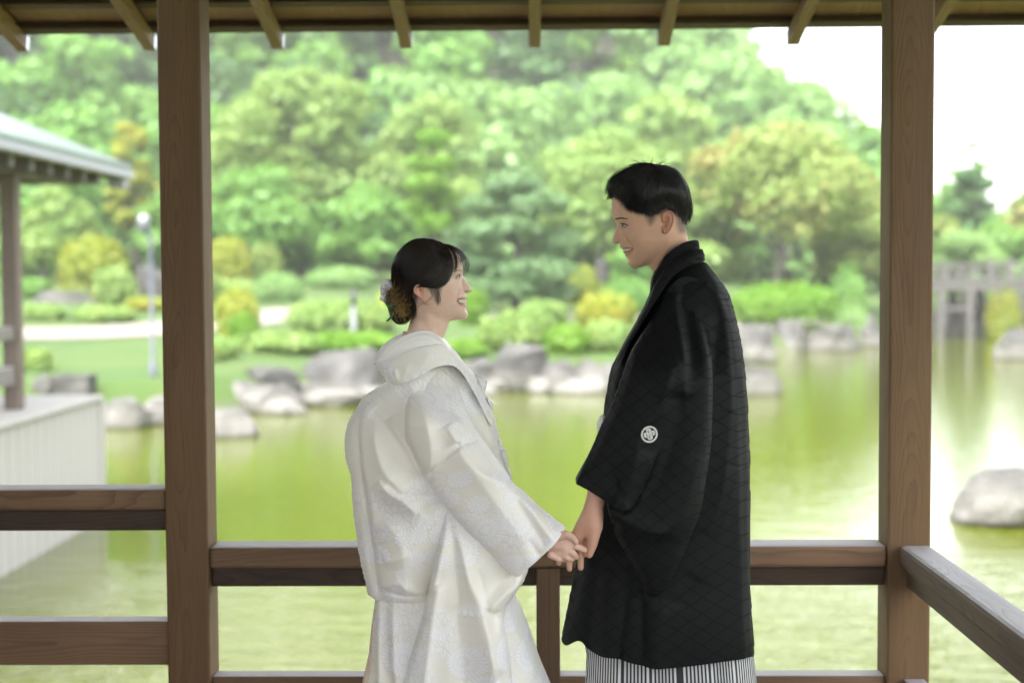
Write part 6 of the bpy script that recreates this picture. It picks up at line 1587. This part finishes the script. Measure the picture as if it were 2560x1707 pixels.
color_attr(me, 'stripe', np.repeat(Sg.attr(ang)[:, None], 3, 1))
o = bpy.data.objects.new('striped_trousers', me); col.objects.link(o); o.parent = man; o.location = -footm
# coat
bodyc = ZM([(1085, 262), (1150, 330), (1220, 420), (1290, 520), (1340, 670), (1380, 840), (1410, 1000), (1440, 1230), (1460, 1480)]) + ZM2([(1480, 300), (1490, 600), (1486, 1000), (1485, 1400)]) + ZM3([(2175, 500), (2200, 900), (2218, 1200), (2218, 1200), (2195, 1240), (2100, 1270), (1900, 1310), (1600, 1360), (1300, 1390), (1100, 1394), (900, 1360), (700, 1305), (500, 1270), (350, 1200), (300, 1140), (250, 1120), (150, 1155), (100, 1165), (62, 1115), (62, 1115), (110, 870), (160, 580), (200, 380), (240, 180)]) + \
    [(1462, 1300), (1490, 1180), (1505, 1080)] + ZM2([(350, 100)]) + ZM([(215, 1500), (250, 1300), (275, 1180), (320, 1090), (400, 940), (480, 800), (560, 650), (620, 530), (660, 420), (760, 300), (900, 250)])
oB, SB_ = garment(man, 'coat', bodyc, YM, 0.155, 0.16, [
    (ZM2([(1400, 0), (1405, 400), (1410, 800), (1425, 1300)]) + ZM3([(2090, 300), (2110, 800), (2135, 1220)]), 0.012, 0.012, 0.028, 'ridge_open'),
    (ZM([(1110, 440), (1230, 600), (1290, 850), (1320, 1200), (1330, 1568)]), 0.014, 0.010, 0.022),
    (ZM([(1210, 470), (1270, 640), (1350, 900), (1400, 1300)]), 0.010, 0.008, 0.012), (ZM([(1260, 680), (1200, 950), (1170, 1250)]), -0.012, 0.02, 0.02),
    (ZM2([(1350, 100), (1310, 500), (1260, 800), (1150, 1100)]), 0.010, 0.02, 0.03), (ZM2([(1400, 600), (1330, 850), (1200, 1200), (1050, 1450)]), 0.010, 0.03, 0.03),
    (ZM3([(860, 200), (790, 600), (700, 1250)]), -0.010, 0.012, 0.010, 'ridge_open'), (ZM3([(950, 500), (955, 900), (960, 1350)]), -0.012, 0.012, 0.016, 'ridge_open'),
    (ZM3([(520, 100), (450, 500), (370, 1180)]), -0.016, 0.030, 0.018, 'ridge_open'), (ZM3([(600, 300), (560, 700), (520, 1250)]), 0.010, 0.02, 0.03, 'ridge_open'),
    (ZM3([(300, 300), (230, 700), (190, 1130)]), -0.014, 0.04, 0.03, 'ridge_open'),
    (ZM3([(1200, 600), (1120, 900), (1080, 1350)]), 0.012, 0.03, 0.04, 'ridge_open'),
    (ZM([(640, 480), (560, 700), (440, 960), (330, 1250), (290, 1450)]), 0.012, 0.010, 0.016), (ZM([(560, 760), (430, 1000), (400, 1150)]), -0.010, 0.010, 0.010),
    (ZM([(290, 1160), (310, 1300), (330, 1400)]), 0.006, 0.006, 0.01)], mat=M_black_silk, lam=0.17, nz=(0.0006, 8), seed=21.0, famp=1.0,
    ext=bodyc[:15] + [(1890, 1650), (1900, 1850), (1400, 1850), (1395, 1640)] + bodyc[34:])
# sleeve over the near arm
YSM = 3.095
slv = ZM([(1100, 470), (1000, 400), (880, 400), (760, 500), (660, 690), (520, 920), (430, 1080), (330, 1370), (250, 1568)]) + ZM2([(330, 250), (230, 480), (125, 720), (125, 720), (230, 775), (350, 850), (378, 880), (400, 1010), (450, 1150), (560, 1330), (640, 1480)]) + ZM3([(1000, 560), (1040, 598), (1085, 602), (1130, 588), (1230, 480), (1330, 330), (1420, 150), (1480, 0)]) + ZM2([(1040, 1090), (1105, 930), (1150, 650), (1185, 400), (1195, 150)]) + ZM([(1155, 1300), (1140, 1000), (1110, 800), (1092, 650)])
oL, SL_ = garment(man, 'coat_sleeve', slv, YSM, 0.055, 0.07, [
    (ZM([(900, 540), (885, 700), (905, 950), (918, 1180), (890, 1450)]), 0.022, 0.012, 0.050),
    (ZM([(960, 560), (980, 800), (990, 1000), (960, 1300)]), -0.020, 0.030, 0.018),
    (ZM([(1095, 480), (1090, 700), (1120, 950), (1150, 1300)]), 0.014, 0.012, 0.03),
    (ZM([(880, 1160), (790, 1200), (740, 1400), (700, 1568)]) + ZM2([(640, 300), (560, 620), (480, 880)]), 0.014, 0.016, 0.04),
    (ZM2([(960, 0), (900, 350), (760, 700), (560, 920)]), -0.020, 0.03, 0.03),
    (ZM2([(1100, 500), (1000, 850), (880, 1060), (700, 1090), (420, 960)]), 0.018, 0.018, 0.04),
    (ZM2([(378, 880), (500, 930), (620, 800), (760, 480)]), 0.016, 0.05, 0.006, 'step'),
    (ZM([(700, 520), (640, 700), (520, 925), (440, 1100)]), 0.010, 0.010, 0.016)], mat=M_black_silk, p=0.40, lam=0.09, nz=(0.0006, 9), seed=33.0, edgew=0.006, famp=1.0,
    ext=[(1800, 660), (1740, 620), (1680, 630), (1640, 700)] + slv[4:11] + [(1400, 1225), (1400, 1290), (1470, 1330)] + slv[16:],
    tilt=lambda x, z: 0.14 * sstep(zpx(960, YSM), zpx(710, YSM), z))
# collar layers
garment(man, 'under_collar', ZM([(640, 400), (690, 310), (755, 205), (860, 122), (940, 82), (1015, 68), (1030, 80), (1040, 150), (1000, 220), (860, 300), (740, 420), (650, 560), (620, 540)]), YM - 0.045, 0.036, 0.05, [], h=0.0028, mat=M_black_silk, p=0.4, lam=0.08, nz=None, edgew=0.004,
    ext=ZM([(600, 420), (640, 260), (740, 100), (860, 0), (1000, -40), (1040, 40), (1050, 160), (1020, 300), (880, 420), (740, 560), (640, 640), (590, 580)]))
garment(man, 'coat_collar', ZM([(650, 480), (720, 360), (800, 250), (900, 180), (1000, 150), (1055, 148), (1072, 170), (1086, 245), (1060, 262), (960, 290), (820, 380), (700, 540), (560, 760), (430, 980), (320, 1160), (330, 1100), (420, 930), (540, 720), (620, 560)]), YM - 0.06, 0.055, 0.06, [(ZM([(990, 250), (1080, 240)]), -0.003, 0.003, 0.003), (ZM([(700, 420), (800, 300), (960, 230), (1070, 215)]), 0.003, 0.01, 0.01)], h=0.0028, mat=M_black_silk, p=0.4, lam=0.08, nz=None, edgew=0.004,
    ext=ZM([(600, 480), (680, 300), (780, 170), (900, 90), (1000, 70), (1070, 80), (1090, 170), (1095, 260), (1080, 340), (980, 400), (860, 500), (740, 660), (600, 880), (460, 1080), (330, 1230), (290, 1160), (400, 920), (520, 700)]))
# white cord tassel at the front
garment(man, 'white_tassel', ZM2([(350, 180), (320, 182), (300, 215), (288, 255), (292, 300), (305, 325), (330, 300), (350, 250)]), YM - 0.10, 0.014, 0.014, [(ZM2([(330, 190), (305, 250), (300, 310)]), -0.003, 0.002, 0.003)], h=0.0022, mat=M_silk2, nz=(0.0015, 80), edgew=0.003)
# crest on the sleeve: ring with crossed leaves, woven white
cx, cz = px2xz(ZM2([(683, 306)]), YSM)[0]; k_ = YSM / FPX / 15.68
crest = []
def on_sleeve(Q, lift): return np.stack([Q[:, 0], YSM - SL_.sample(SL_.fr, Q) - lift, Q[:, 1]], 1)
a = np.linspace(0, 2 * math.pi, 65)[:-1]; ri, ro = 262 * k_, 330 * k_
Q = np.concatenate([np.stack([cx + r_ * np.cos(a), cz + r_ * np.sin(a)], 1) for r_ in (ri, ri, ro, ro)]); lf = np.concatenate([np.full(64, q) for q in (-0.001, 0.0011, 0.0011, -0.001)])
V = on_sleeve(Q, lf); j = np.arange(64); jj = (j + 1) % 64
F = np.concatenate([np.stack([q * 64 + j, q * 64 + jj, (q + 1) * 64 + jj, (q + 1) * 64 + j], 1) for q in range(3)]); crest.append((V, F))
def cp(u, v): return (cx + (u - 905) * k_, cz - (v - 745) * k_)
def leafpatch(poly, lift, h=0.00055):
    D = Sheet(spline([cp(*q) for q in poly], 4), h, 0.02); lf = lift * np.clip(D.d / 0.0006, 0, 1)
    V, F = D.mesh(lf, np.full(lf.shape, 0.001), 0.0); t = SL_.sample(SL_.fr, np.stack([V[:, 0], V[:, 2]], 1)); V[:, 1] = YSM - t + V[:, 1]; return V, F
for pl_ in ([(760, 560), (800, 510), (838, 506), (862, 620), (770, 610)], [(858, 506), (900, 500), (950, 540), (970, 600), (880, 640)], [(770, 640), (866, 670), (900, 830), (885, 850), (815, 790)], [(890, 660), (968, 620), (1008, 700), (1010, 760), (930, 850), (912, 800)], [(812, 820), (890, 872), (935, 960), (880, 970), (835, 900)], [(925, 880), (1015, 790), (1048, 870), (1020, 940), (955, 965)],
            [(690, 700), (745, 675), (765, 690), (782, 770), (690, 785)], [(690, 800), (790, 790), (806, 870), (760, 885), (715, 850)], [(985, 610), (1040, 595), (1110, 625), (1140, 680), (1030, 700), (1010, 680)], [(1030, 715), (1142, 700), (1130, 760), (1080, 800), (1050, 815), (1030, 770)]):
    crest.append(leafpatch(pl_, 0.0012))
V, F = merge(crest)
oc = add(man, 'crest', (V, F), plain('crest_white', (0.70, 0.70, 0.68), 0.7), smooth=False)
